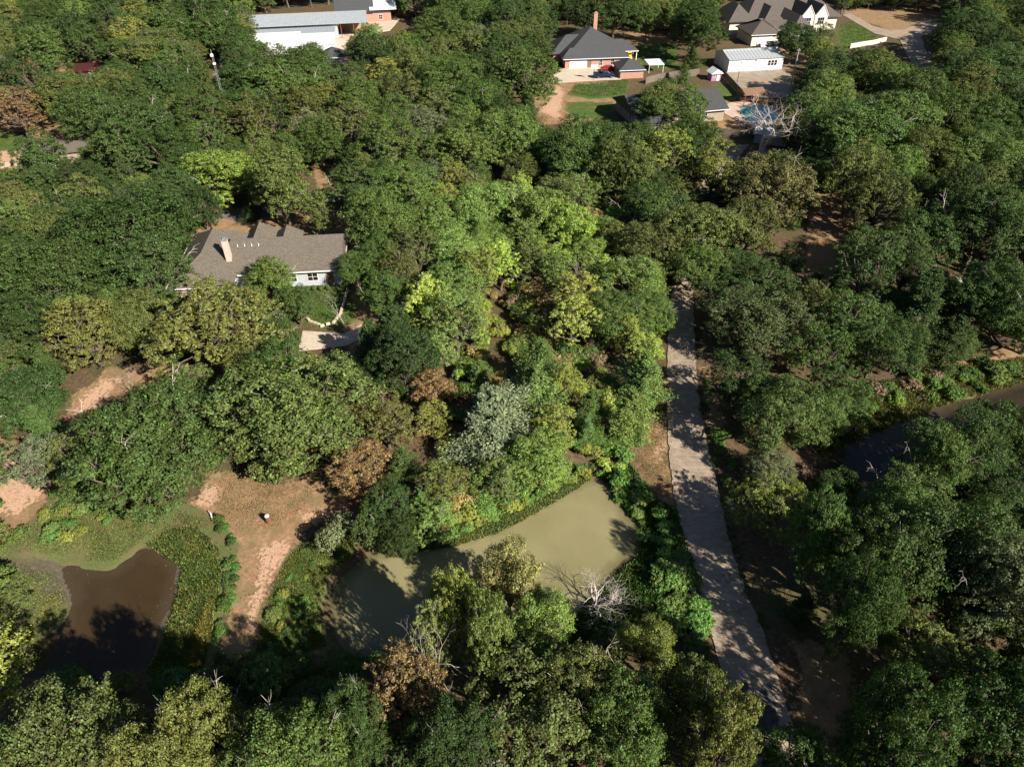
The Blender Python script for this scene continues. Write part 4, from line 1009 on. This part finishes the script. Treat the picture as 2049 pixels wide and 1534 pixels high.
wallbox(FH, -9, 8.5, -5, 6, 3.6, M_BRICK); MB().hip(-10, 3, -6, 7, 3.7, 7.5, 'x', (0, 0)).build('roof', M_SH_DARK, FH)
ribbed('roof', 1.5, 10.5, -6.4, 7, 4.2, 7.4, M_METAL_W, FH)
win(FH, 5.0, -5, 1.0, 1.2, 1.4)
VAN = None

# ------------------------------------------------------------------ brick house with charcoal hip roof
BH = tag(empty('house', (23.7, 210.2, 0), math.radians(7.5)), 'red brick house with charcoal hip roof, chimney and white garage door', 'house')
wallbox(BH, -8.9, 8.9, 0, 18.5, 2.75, M_BRICK); wallbox(BH, -11.2, -8.85, 6, 14.5, 2.74, M_BRICK)
MB().hip(-9.6, 9.6, -.7, 19.2, 2.85, 8.4, 'y', (10.4, 7.6)).build('roof', M_SH_DARK, BH)
MB().hip(-11.9, -2, 5.3, 15.2, 2.87, 6.6, 'x', (None, 0)).build('roof', M_SH_DARK, BH)
MB().hip(-9.9, -4, -.2, 5.0, 2.83, 5.0, 'x', (None, 0)).build('roof', M_SH_DARK, BH)
MB().hip(4, 13.6, 5.5, 13.5, 2.84, 5.2, 'x', (0, None)).build('roof', M_SH_DARK, BH)
for x, y in ((13.2, 5.9), (13.2, 9.5), (13.2, 13.1)): MB().box(x-.1, x+.1, y-.1, y+.1, -.2, 2.66).build('post', M_WHITE, BH)
gutter(BH, -9.6, 9.6, -.7, 2.85); MB().box(4, 13.6, 5.38, 5.5, 2.66, 2.84).build('gutter', M_WHITE, BH)
chimney(BH, 2.2, 13.6, 1.1, .9, 5.0, 11.2, M_BRICK, M_BRICK)
garage_door(BH, -5.2, 0, 0, 4.9, 2.2, M_WHITE)
door(BH, -1.9, 0, 0, 1.0, 2.1, M_WOODBR)
win(BH, 1.3, 0, .8, .9, 1.5); win(BH, 4.7, 0, .8, 1.0, 1.5); win(BH, 7.2, 0, .9, .9, 1.2)
win(BH, 8.9, 3.0, .9, 1.2, 1.3, '+x'); win(BH, -8.9, 3.0, .9, 1.2, 1.3, '-x')
vents(BH, [(4.4, 6.0, 5.5)])
OB = tag(empty('outbuilding', (32.4, 200, 0), math.radians(8)), 'small red brick outbuilding with charcoal pyramid roof next to the pickup', 'outbuilding')
wallbox(OB, -3.2, 3.2, 0, 7, 2.4, M_BRICK); MB().hip(-3.7, 3.7, -.5, 7.5, 2.5, 4.5, 'y', (3.9, 3.9)).build('roof', M_SH_DARK, OB); gutter(OB, -3.7, 3.7, -.5, 2.5)
door(OB, -3.2, 3, 0, .1, 2.0)
CN = tag(empty('awning', (39.5, 207.5, 0), math.radians(8)), 'flat white awning on posts behind the brick outbuilding', 'awning')
MB().slope(-2.2, 2.2, -2.4, 2.4, 2.35, 2.6).build('roof', M_METAL_W, CN)
for x in (-2, 2):
    for y in (-2.2, 2.2): MB().box(x-.05, x+.05, y-.05, y+.05, -.2, 2.25).build('post', M_WHITE, CN)
SLD = tag(empty('playground_slide', (33.6, 213.0, 0), math.radians(20)), 'small yellow plastic slide top showing over the outbuilding roof', 'slide')
MB().solid([(-.5,-1.8,.1),(.5,-1.8,.1),(.5,.6,2.6),(-.5,.6,2.6),(-.5,-1.8,.2),(.5,-1.8,.2),(.5,.6,2.7),(-.5,.6,2.7)], [(3,2,1,0),(4,5,6,7),(0,1,5,4),(1,2,6,5),(2,3,7,6),(3,0,4,7)]).build('chute', M_YELLOW, SLD)
MB().box(-.55, -.5, .6, 1.4, 0, 3.2).box(.5, .55, .6, 1.4, 0, 3.2).box(-.6, .6, .55, 1.45, 3.2, 3.4).build('tower', M_YELLOW, SLD)

# ------------------------------------------------------------------ vehicles
WHEEL = MB().tube([(0, -.12, 0), (0, .12, 0)], [.36, .36], 14).mesh('tyre', M_TYRE)
RIMM = MB().tube([(0, -.135, 0), (0, .135, 0)], [.21, .21], 10).mesh('rim', M_RIM)
def loft(sections, n_side=None):
    """sections: list of (x, zlo, zhi, half_width_low, half_width_high)"""
    m = MB(); V = []
    for x, z0, z1, w0, w1 in sections: V += [(x, -w0, z0), (x, -w0*1.0, z0+(z1-z0)*.55), (x, -w1, z1), (x, w1, z1), (x, w0, z0+(z1-z0)*.55), (x, w0, z0)]
    F = []
    for i in range(len(sections)-1):
        for k in range(6):
            a = i*6+k; b = i*6+(k+1) % 6; F.append((a, b, b+6, a+6))
    e = (len(sections)-1)*6; F += [tuple(range(5, -1, -1)), tuple(range(e, e+6))]
    return m.solid(V, [tuple(reversed(f)) for f in F])
def vehicle(name, x, y, rz, paint, label, typ):
    v = tag(empty(name, (x, y, gz(x, y)+.07), rz), label, name.split('_')[-1])
    if typ == 'pickup':
        L, axles = 5.8, (-1.75, 1.85)
        loft([(-2.9, .5, .98, .88, .86), (-2.8, .42, 1.08, .96, .92), (2.0, .42, 1.1, .97, .9), (2.75, .45, 1.0, .93, .84), (2.9, .5, .85, .85, .8)]).build('body', paint, v)
        MB().box(-2.7, -.75, -.78, .78, 1.085, 1.095).build('bed', M_BLACK, v)
        for sgn in (-1, 1): MB().box(-2.85, -.7, sgn*.88-.06, sgn*.88+.06, 1.07, 1.3).build('bed_side', paint, v)
        MB().box(-2.9, -2.8, -.82, .82, 1.0, 1.3).build('tailgate', paint, v)
        loft([(-.7, 1.08, 1.78, .9, .74), (-.3, 1.08, 1.88, .92, .74), (.75, 1.08, 1.85, .92, .74), (1.5, 1.08, 1.16, .88, .8)]).build('cab', paint, v)
        gx, gz1 = (-.55, .6), 1.76
    else:
        L, axles = 4.6, (-1.35, 1.4); hgt = 1.72 if typ == 'suv' else 1.44
        loft([(-2.3, .45, .8, .8, .78), (-2.2, .35, .98, .9, .84), (1.1, .35, .98, .91, .84), (2.1, .38, .84, .86, .76), (2.3, .45, .7, .78, .7)]).build('body', paint, v)
        loft([(-2.1 if typ == 'suv' else -1.75, .95, 1.05 if typ != 'suv' else 1.4, .84, .7), (-1.6 if typ == 'suv' else -.9, .95, hgt, .86, .64), (.25, .95, hgt, .86, .64), (1.25, .95, 1.0, .82, .72)]).build('cab', paint, v)
        gx, gz1 = (-1.2 if typ == 'suv' else -.8, .3), hgt-.1
    for sgn in (-1, 1):
        for k in range(2):
            x0 = gx[0]+(gx[1]-gx[0])*k/2+.04; x1 = gx[0]+(gx[1]-gx[0])*(k+1)/2-.04
            MB().solid([(x0, sgn*.93, 1.15), (x1, sgn*.93, 1.15), (x1, sgn*.765, gz1), (x0, sgn*.765, gz1), (x0, sgn*.8, 1.15), (x1, sgn*.8, 1.15), (x1, sgn*.65, gz1), (x0, sgn*.65, gz1)],
                       [(0,1,2,3), (7,6,5,4), (0,4,5,1), (1,5,6,2), (2,6,7,3), (3,7,4,0)]).build('window', M_GLASS, v)
    wx = (.78, 1.45) if typ == 'pickup' else (.32, 1.18); ztop = 1.8 if typ == 'pickup' else gz1+.06; zb = 1.2 if typ == 'pickup' else 1.06
    MB().solid([(wx[0], -.64, ztop), (wx[0], .64, ztop), (wx[1], .76, zb), (wx[1], -.76, zb), (wx[0]+.07, -.64, ztop+.03), (wx[0]+.07, .64, ztop+.03), (wx[1]+.07, .76, zb+.03), (wx[1]+.07, -.76, zb+.03)],
               [(3,2,1,0), (4,5,6,7), (0,1,5,4), (1,2,6,5), (2,3,7,6), (3,0,4,7)]).build('windscreen', M_GLASS, v)
    for ax in axles:
        for sgn in (-1, 1):
            w = link(bpy.data.objects.new('wheel', WHEEL), v); w.location = (ax, sgn*.82, .36)
            r = link(bpy.data.objects.new('rim', RIMM), w)
    f = 2.9 if typ == 'pickup' else 2.3
    for sgn in (-1, 1):
        MB().box(f-.12, f+.03, sgn*.62-.14, sgn*.62+.14, .62, .78).build('headlight', M_RIM, v)
        MB().box(-f-.03, -f+.1, sgn*.66-.12, sgn*.66+.12, .66, .82).build('tail_light', M_CAR_RED, v)
    return v
vehicle('pickup_truck', 25.0, 200.7, math.radians(7), M_CAR_BLUE, 'dark blue pickup truck parked on the driveway of the brick house', 'pickup')
vehicle('car', 27.0, 206.6, math.radians(8), M_CAR_RED, 'red car parked against the brick house', 'car')
vehicle('car', 81.2, 233.0, math.radians(12), M_CAR_BLACK, 'black car parked behind the white garage', 'suv')
vehicle('car', 76.0, 231.0, math.radians(95), M_CAR_WHITE, 'white car parked beside the black car behind the white garage', 'car')
x, y = at(318, 8); vehicle('car', x, y, math.radians(30), M_CAR_WHITE, 'white van-like car parked far off on a green lawn', 'suv')
# basketball hoop
HP = tag(empty('basketball_hoop', (22.0, 198.4, .05)), 'portable basketball hoop standing beside the pickup truck', 'basketball hoop')
MB().box(-.5, .5, -.4, .4, 0, .25, .08).build('base', M_BLACK, HP); MB().tube([(0, 0, .2), (0, 0, 2.4), (0, .5, 3.1)], [.06, .06, .05], 8).build('pole', M_BLACK, HP)
bd = MB().box(-.95, .95, .5, .56, 2.85, 4.0).build('backboard', M_WHITE, HP)
MB().box(-.32, .32, .57, .585, 3.05, 3.45).box(-.26, .26, .586, .6, 3.1, 3.4).build('target_square', M_BLACK, bd)
ring = [(.23*math.cos(a), .86+.23*math.sin(a), 3.05) for a in np.linspace(0, 6.283, 15)]
MB().tube(ring, [.02]*15, 5, False).build('rim', M_RUST, HP)

# ------------------------------------------------------------------ timber fences
def fence(pxs, label, hgt=1.8, mat=None):
    pts = [at(*p) for p in pxs]; o = tag(empty('fence', (*pts[0], gz(*pts[0]))), label, 'fence'); ox, oy = pts[0]
    bd = MB(); rs = random.Random(len(label))
    for i in range(len(pts)-1):
        a, b = np.array(pts[i]), np.array(pts[i+1]); L = np.linalg.norm(b-a); d = (b-a)/L; nn = np.array([-d[1], d[0]])
        n = int(L/.155)
        for k in range(n):
            c = a+d*(k+.5)*L/n; hh = hgt+rs.uniform(-.04, .04); w = .07; q = [c-d*w-nn*.012, c+d*w-nn*.012, c+d*w+nn*.012, c-d*w+nn*.012]
            z0 = gz(*c)-gz(*pts[0])
            bd.prism([(p[0]-ox, p[1]-oy) for p in q], z0+.03, z0+hh)
        m = int(L/2.4)+1
        for k in range(m+1):
            c = a+d*L*k/m+nn*.07; z0 = gz(*c)-gz(*pts[0]); MB().box(c[0]-ox-.05, c[0]-ox+.05, c[1]-oy-.05, c[1]-oy+.05, z0-.3, z0+hgt-.1).build('post', M_WOOD, o)
        for zr in (.4, 1.4):
            q = [a+nn*.03-d*0, b+nn*.03, b+nn*.07, a+nn*.07]; MB().prism([(p[0]-ox, p[1]-oy) for p in q], zr, zr+.09).build('rail', M_WOOD, o)
    tag(bd.build('boards', mat or M_WOOD, o), kind='stuff')
    return o
fence([(1292,170),(1318,163),(1350,158),(1398,152)], 'grey timber fence running from the brick outbuilding to the playhouse')
fence([(1444,152),(1470,180),(1486,198)], 'timber fence between the playhouse and the gravel yard of the garage')
fence([(1408,262),(1432,270),(1478,276),(1530,272)], 'dark timber fence in shade beside the swimming pool', 1.7)

# ------------------------------------------------------------------ house by the pool, playhouse, garage, mansion
PH = tag(empty('house', (37.5, 171.5, 0), math.radians(14)), 'low house with charcoal roof and tan gable end under a spreading oak', 'house')
wallbox(PH, -11, 11, -6.5, 6.5, 2.75, M_TAN); MB().hip(-11.8, 11.8, -7.3, 7.3, 2.9, 5.6, 'x', (0, 0)).build('roof', M_SH_DARK, PH)
MB().solid([(-11, -6.5, 2.76), (-11, 6.5, 2.76), (-11, 0, 5.1), (-10.8, -6.5, 2.76), (-10.8, 6.5, 2.76), (-10.8, 0, 5.1)], [(0, 2, 1), (3, 4, 5), (0, 1, 4, 3), (1, 2, 5, 4), (2, 0, 3, 5)]).build('gable', M_TAN, PH)
wallbox(PH, -10.2, -4, -10.5, -6.4, 2.6, M_BRICK2); MB().hip(-10.8, -3.4, -11.1, -4, 2.75, 4.6, 'y', (0, 2)).build('roof', M_SH_DARK, PH)
win(PH, -11, -3.0, .9, 1.2, 1.3, '-x'); win(PH, -11, 3.0, .9, 1.2, 1.3, '-x'); win(PH, -7.2, -10.5, .8, 1.4, 1.4); win(PH, 1, -6.5, .8, 1.4, 1.4); win(PH, 6, -6.5, .8, 1.4, 1.4); door(PH, -2, -6.5, 0, 1, 2.1)
gutter(PH, -3.3, 11.8, -7.3, 2.9)
PL = tag(empty('playhouse', (54.6, 199.6, 0), math.radians(14)), 'little pink playhouse with a pale gable roof by the timber fence', 'playhouse')
wallbox(PL, -1.35, 1.35, -1.2, 1.2, 1.9, M_PINK); MB().hip(-1.75, 1.75, -1.7, 1.7, 1.98, 3.1, 'y', (0, 0), .08).build('roof', M_METAL_W, PL)
MB().solid([(-1.3, -1.21, 1.9), (1.3, -1.21, 1.9), (0, -1.21, 2.72), (-1.3, -1.1, 1.9), (1.3, -1.1, 1.9), (0, -1.1, 2.72)], [(0, 1, 2), (3, 5, 4), (0, 3, 4, 1), (1, 4, 5, 2), (2, 5, 3, 0)]).build('gable', M_PINK, PL)
win(PL, -.65, -1.2, .95, .55, .6); door(PL, .55, -1.2, .05, .75, 1.6, M_WHITE)
GA = tag(empty('garage', (68, 208.2, 0), math.radians(11)), 'white metal garage with roll door, two doors and three windows', 'garage')
wallbox(GA, -8, 8, 0, 9.5, 3.2, M_METAL_W)
MB().solid([(-8, 0, 3.2), (-8, 9.5, 3.2), (-8, 4.75, 4.42), (8, 0, 3.2), (8, 9.5, 3.2), (8, 4.75, 4.42)], [(0, 2, 1), (3, 4, 5), (0, 1, 4, 3), (1, 2, 5, 4), (2, 0, 3, 5)]).build('gable', M_METAL_W, GA)
pw = 16.6/16
pan = MB().box(0, pw-.04, 0, 1, 0, .06).box(pw-.04, pw, 0, 1, 0, .16)
pan_n = MB(); pan_f = MB()
def roof_panel(side):
    m = MB(); y0, y1 = (-.4, 4.74) if side < 0 else (4.76, 9.9); za, zb = (3.14, 4.46) if side < 0 else (4.46, 3.14)
    m.slope(0, pw-.03, y0, y1, za+.06, zb+.06, .06); m.slope(pw-.1, pw, y0, y1, za+.12, zb+.12, .06); return m.mesh('roof_panel', M_METAL_G)
for side in (-1, 1):
    rm = roof_panel(side)
    for i in range(16):
        o = link(bpy.data.objects.new('roof_panel', rm), GA); o.location = (-8.3+i*pw, 0, 0)
MB().box(-8.3, 8.3, 4.5, 5.0, 4.5, 4.62).build('ridge_cap', M_METAL_G, GA)
garage_door(GA, -5.3, 0, 0, 4.6, 2.5); door(GA, -1.2, 0, 0, .95, 2.1, M_WHITE); door(GA, .7, 0, 0, .95, 2.1, M_WHITE)
for i in range(3): win(GA, 4.0+i*.95, 0, 1.1, .8, 1.35, cols=1)
MB().box(-.4, -.1, -.35, 0, 2.6, 2.75).build('lamp', M_BLACK, GA)
MB().box(-8.12, -8.0, -.06, .1, -.1, 3.2).box(8.0, 8.12, -.06, .1, -.1, 3.2).build('corner_trim', M_WHITE, GA)
MN = tag(empty('house', (86, 246, 0), math.radians(10)), 'big pale house with many taupe gabled and hipped roofs beyond the garage', 'house')
wallbox(MN, -10, 16, 4, 17, 4.4, M_CREAM); MB().hip(-11, 17, 3, 18, 4.6, 10.2, 'x', (6, 6)).build('roof', M_SH_MAN, MN)
wallbox(MN, -14.2, -5.5, -9.5, 1.0, 3.0, M_CREAM); MB().hip(-15, -4.8, -10.2, 1.6, 3.15, 6.4, 'x', (None, None)).build('roof', M_SH_MAN, MN)
wallbox(MN, -5.6, 1.0, -4.5, 4, 2.9, M_CREAM); MB().hip(-7, 2, -5.2, 2.6, 3.05, 5.0, 'x', (0, 0)).build('roof', M_SH_MAN, MN)
wallbox(MN, -.5, 6.5, -8.2, 4, 3.1, M_CREAM); MB().hip(-1.2, 7.2, -9, 7, 3.25, 7.0, 'y', (None, 0)).build('roof', M_SH_MAN, MN)
wallbox(MN, -16, -9, 3.5, 15, 4.0, M_CREAM); MB().hip(-17, -8, 2.5, 16, 4.15, 8.4, 'y', (None, None)).build('roof', M_SH_MAN, MN)
wallbox(MN, 14, 22, 5, 15, 3.9, M_CREAM); MB().hip(10, 23, 4, 16, 4.05, 8.2, 'x', (0, None)).build('roof', M_SH_MAN, MN)
MB().hip(-7, 0, -1, 8, 4.7, 8.2, 'y', (None, 0)).build('roof', M_SH_MAN, MN); wallbox(MN, -6.2, -.8, -.2, 4, 4.5, M_CREAM)
for x in (7.6, 12.2):
    d_ = MB().box(x-2.1, x+2.1, -1.6, 6, 2, 5.6).solid([(x-2.1, -1.6, 5.6), (x+2.1, -1.6, 5.6), (x, -1.6, 8.5), (x-2.1, -1.4, 5.6), (x+2.1, -1.4, 5.6), (x, -1.4, 8.5)], [(0, 1, 2), (3, 5, 4), (0, 3, 4, 1), (1, 4, 5, 2), (2, 5, 3, 0)]).build('gable', M_CREAM, MN)
    MB().hip(x-2.35, x+2.35, -1.35, 9, 5.7, 8.9, 'y', (0, 0), .12).build('roof', M_SH_MAN, MN)
    for sg in (-1, 1):
        MB().solid([(x+sg*2.35, -1.75, 5.6), (x, -1.75, 8.82), (x, -1.75, 9.02), (x+sg*2.35, -1.75, 5.8), (x+sg*2.35, -1.55, 5.6), (x, -1.55, 8.82), (x, -1.55, 9.02), (x+sg*2.35, -1.55, 5.8)], [(0,1,2,3), (7,6,5,4), (0,4,5,1), (1,5,6,2), (2,6,7,3), (3,7,4,0)]).build('bargeboard', M_WHITE, MN)
    win(MN, x, -1.6, 3.3, 2.2, 2.0, cols=3)
chimney(MN, 1.2, 9.6, 1.2, .9, 7, 12.5, M_BRICK2)
garage_door(MN, -9.8, -9.5, 0, 5.0, 2.3, M_WHITE); door(MN, -2.2, -4.5, 0, 1.0, 2.1, M_WOODBR); win(MN, -4.4, -4.5, .9, .9, 1.3); win(MN, 3, -8.2, .9, 1.6, 1.5)
gutter(MN, -15, -4.8, -10.2, 3.15); gutter(MN, -7, -1.3, -5.2, 3.05); gutter(MN, -1.2, 7.2, -9, 3.25)
# swimming pool, deck and shelter
deck = sheet('pool_deck', [(1446,214),(1462,206),(1500,205),(1555,214),(1572,238),(1558,258),(1510,258),(1468,238),(1450,228)], M_DECK, .06)
tag(deck, kind='structure')
pp = world_poly([(1476,222),(1492,214),(1520,213),(1548,222),(1556,240),(1540,252),(1512,248),(1490,236)])
zz = max(v.co.z for v in deck.data.vertices)+.02
pool = tag(empty('swimming_pool', (*pp[0], 0)), 'turquoise swimming pool on the tan deck behind the dead tree', 'swimming pool')
def shift(p, s=1.0):
    c = np.mean(np.array(p), 0); return [tuple(c+(np.array(q)-c)*s-np.array(pp[0])) for q in p]
MB().prism(shift(pp), zz-.3, zz).build('water', M_POOL, pool)
cop = MB(); A_, B_ = shift(pp, 1.0), shift(pp, 1.06)
for i in range(len(A_)):
    j = (i+1) % len(A_); cop.prism([A_[i], B_[i], B_[j], A_[j]], zz-.2, zz+.06)
cop.build('coping', M_CONC2, pool)
SHE = tag(empty('pool_shelter', (59.6, 181.5, 0), math.radians(14)), 'open brown-roofed shelter on posts beside the pool', 'shelter')
MB().hip(-2.9, 2.9, -2.2, 2.2, 2.6, 3.4, 'x', (0, 0)).build('roof', M_WOODBR, SHE)
for x in (-2.6, 2.6):
    for y in (-1.9, 1.9): MB().box(x-.08, x+.08, y-.08, y+.08, -.2, 2.4).build('post', M_RUST, SHE)
MB().box(-2.0, 1.6, .6, 1.6, 0, .95, .04).build('counter', M_BRICK, SHE)
x, y = at(1545, 268, 1.6)
TS = tag(empty('shed', (x, y, 0), math.radians(-22)), 'pale grey metal-roofed shed under the dead tree by the pool', 'shed')
wallbox(TS, -3.4, 3.4, -2.4, 2.4, 2.0, M_METAL_G); ribbed('roof', -3.7, 3.7, -2.8, 0, 2.1, 2.7, M_METAL_G, TS); ribbed('roof', -3.7, 3.7, .01, 2.8, 2.7, 2.1, M_METAL_G, TS); door(TS, 0, -2.4, 0, 1, 1.8)
# masts and poles
UP = tag(empty('utility_pole', (71.6, 188.6, 0)), 'tall weathered grey utility pole beside the gravel yard', 'utility pole')
MB().tube([(0, 0, -.5), (0, 0, 5), (0, 0, 10.6)], [.2, .17, .12], 10).build('pole', M_POLE, UP)
MB().tube([(.22, .05, 7.2), (.22, .05, 8.1)], [.2, .2], 10).build('transformer', M_STEEL, UP)
MB().box(-.5, .5, -.06, .06, 10.2, 10.32).build('crossarm', M_POLE, UP)
LP = tag(empty('steel_post', (60.2, 196.5, 0)), 'thin dark steel post in front of the white garage', 'post')
MB().tube([(0, 0, -.2), (0, 0, 5.2)], [.07, .05], 8).build('pole', M_BLACK, LP); MB().box(-.12, .3, -.1, .1, 5.15, 5.3).build('lamp', M_BLACK, LP)
AM = tag(empty('antenna_mast', (-66.8, 167.5, 0)), 'slim steel lattice antenna mast rising out of the woods', 'antenna mast')
hA = 14.6; R3 = [(.26*math.cos(a), .26*math.sin(a)) for a in (0.3, 2.4, 4.5)]
for a, b in R3: MB().tube([(a, b, -.3), (a*.8, b*.8, hA)], [.045, .035], 5).build('leg', M_STEEL, AM)
lat = MB()
for k in range(30):
    for i in range(3):
        a = R3[(i+k) % 3]; b = R3[(i+k+1) % 3]; lat.tube([(*a, k*hA/30), (*b, (k+1)*hA/30)], [.018, .018], 3, False)
tag(lat.build('bracing', M_STEEL, AM), kind='stuff')
MB().tube([(0, 0, hA), (0, 0, hA+1.2)], [.035, .02], 5).build('antenna', M_WHITE, AM)
MB().box(-.3, .25, -.3, .1, hA-.3, hA+.25, .05).build('radio_box', M_WHITE, AM); MB().box(-.2, .35, -.28, .1, hA-2.0, hA-1.6, .05).build('radio_box', M_WHITE, AM)
# sheds of the lot on the far side of the antenna
x, y = at(128, 288, 3)
S1 = tag(empty('shed', (x, y, 0), math.radians(16)), 'grey-brown low-roofed shed half shaded at the tan yard', 'shed')
wallbox(S1, -6.8, 6.8, -3.8, 3.8, 2.6, M_TAN); MB().hip(-7.4, 7.4, -4.4, 4.4, 2.75, 4.0, 'x', (0, 0)).build('roof', M_SH_BROWN, S1); door(S1, -3, -3.8, 0, 2.4, 2.1)
x, y = at(186, 134, 2.5)
S2 = tag(empty('shed', (x, y, 0), math.radians(10)), 'dark maroon shed in deep shade among the trees', 'shed')
wallbox(S2, -4.5, 4.5, -3, 3, 2.4, M_MAROON); MB().hip(-5, 5, -3.5, 3.5, 2.5, 3.6, 'x', (0, 0)).build('roof', M_MAROON, S2); door(S2, 0, -3, 0, 1, 2)
# low pale wall along the curving driveway
pts = [at(*p) for p in [(1700,96),(1722,92),(1748,88),(1772,82)]]
LW = tag(empty('garden_wall', (*pts[0], 0)), 'low pale stone wall beside the curving driveway', 'wall')
for i in range(len(pts)-1):
    a, b = np.array(pts[i])-np.array(pts[0]), np.array(pts[i+1])-np.array(pts[0]); d = (b-a)/np.linalg.norm(b-a); nn = np.array([-d[1], d[0]])*.2
    MB().prism([tuple(p) for p in (a-nn+d*.02, b-nn-d*.02, b+nn-d*.02, a+nn+d*.02)], -.3, 1.1).build('wall_section', M_CREAM, LW)
# ------------------------------------------------------------------ small things on the clearing and by the lane
x, y = at(538, 1042)
BB = tag(empty('burn_barrel', (x, y, gz(x, y))), 'rusty burn barrel with a white lid on the dirt clearing', 'barrel')
MB().lathe([(.30, 0), (.31, .02), (.30, .05), (.295, .28), (.31, .30), (.295, .32), (.295, .58), (.31, .60), (.295, .62), (.295, .86), (.31, .88), (.30, .9)], n=20).build('drum', M_RUST, BB, True)
MB().lathe([(.24, .9), (.26, .93), (.2, 1.02), (.05, 1.05)], (-.06, .03, 0), n=16).build('lid', M_LID, BB, True)
x, y = at(423, 1030)
PI_ = tag(empty('drain_pipe', (x, y, gz(x, y))), 'bent white plastic drain pipe poking out of the weeds', 'pipe')
MB().tube([(-.5, .45, .0), (-.35, .35, .38), (-.05, .05, .5), (.15, -.25, .4), (.2, -.5, .05)], [.07]*5, 8).build('pipe', M_LID, PI_)
x, y = at(1325, 1028)
BK = tag(empty('culvert_pipe', (x, y, gz(x, y)), math.radians(30)), 'black culvert pipe end in the grass beside the lane', 'pipe')
ringp = MB()
for r0, r1, s in ((.45, .45, 1), (.38, .38, -1)):
    b0 = len(ringp.v)
    for yy in (-.7, .7):
        for k in range(18): a = 2*math.pi*k/18; ringp.v.append((r0*math.cos(a), yy, .3+r0*math.sin(a)))
    for k in range(18):
        f = [b0+k, b0+(k+1) % 18, b0+18+(k+1) % 18, b0+18+k]; ringp.f.append(f if s < 0 else f[::-1])
for e in (0, 18):
    for k in range(18): ringp.f.append([e+k, e+(k+1) % 18, 36+e+(k+1) % 18, 36+e+k])
ringp.build('pipe', M_BLACK, BK)
for px, py, s in ((1384,1180,.5),(1387,1192,.42),(1391,1201,.36),(1460,1010,.4),(1466,1020,.3),(1545,1000,.35)):
    x, y = at(px, py); rs = np.random.default_rng(px); m = MB()
    prof = [(s*.6, 0), (s*.95, s*.25), (s*.8, s*.6), (s*.35, s*.8)]
    m.lathe(prof, n=8); m.v = [(a*rs.uniform(.75, 1.2), b*rs.uniform(.75, 1.2), c*rs.uniform(.8, 1.2)) for a, b, c in m.v]
    o = m.build('rock', M_CONC2); o.location = (x, y, gz(x, y)-.05)
    tag(o, 'pale broken rock at the grassy edge of the concrete lane' if px < 1420 else 'grey broken rock between the lane and the creek', 'rock', 'rocks by the lane' if px < 1420 else 'rocks by the creek')
# fallen log at the creek
x, y = at(1540, 1000)
lg = MB().tube([(-3.2, 1.0, .25), (-1, .3, .3), (1.5, -.1, .2), (3.6, -.9, .0)], [.1, .16, .17, .12], 8).build('fallen_log', M_DEAD); lg.location = (x, y, gz(x, y)); tag(lg, 'pale fallen log lying at the head of the creek', 'log')

# ------------------------------------------------------------------ tell look-alikes of one zone apart by their order from a landmark
ORD = 'first second third fourth fifth sixth seventh eighth ninth tenth'.split()
sets = {}
for o in COL.objects:
    if o.parent is None and o.get('group') and o.get('label') == o.get('group'): sets.setdefault(o['label'], []).append(o)
for lb, obs in sets.items():
    zn = next((z_ for z_ in LANDMARK if lb.endswith(z_)), None)
    if zn is None or not 2 <= len(obs) <= 10: continue
    nm, pxy = LANDMARK[zn]; c = at(*pxy)
    for k, o in enumerate(sorted(obs, key=lambda q: math.dist(q.location[:2], c))): o['label'] = f'{lb}, {ORD[k]} from {nm}'
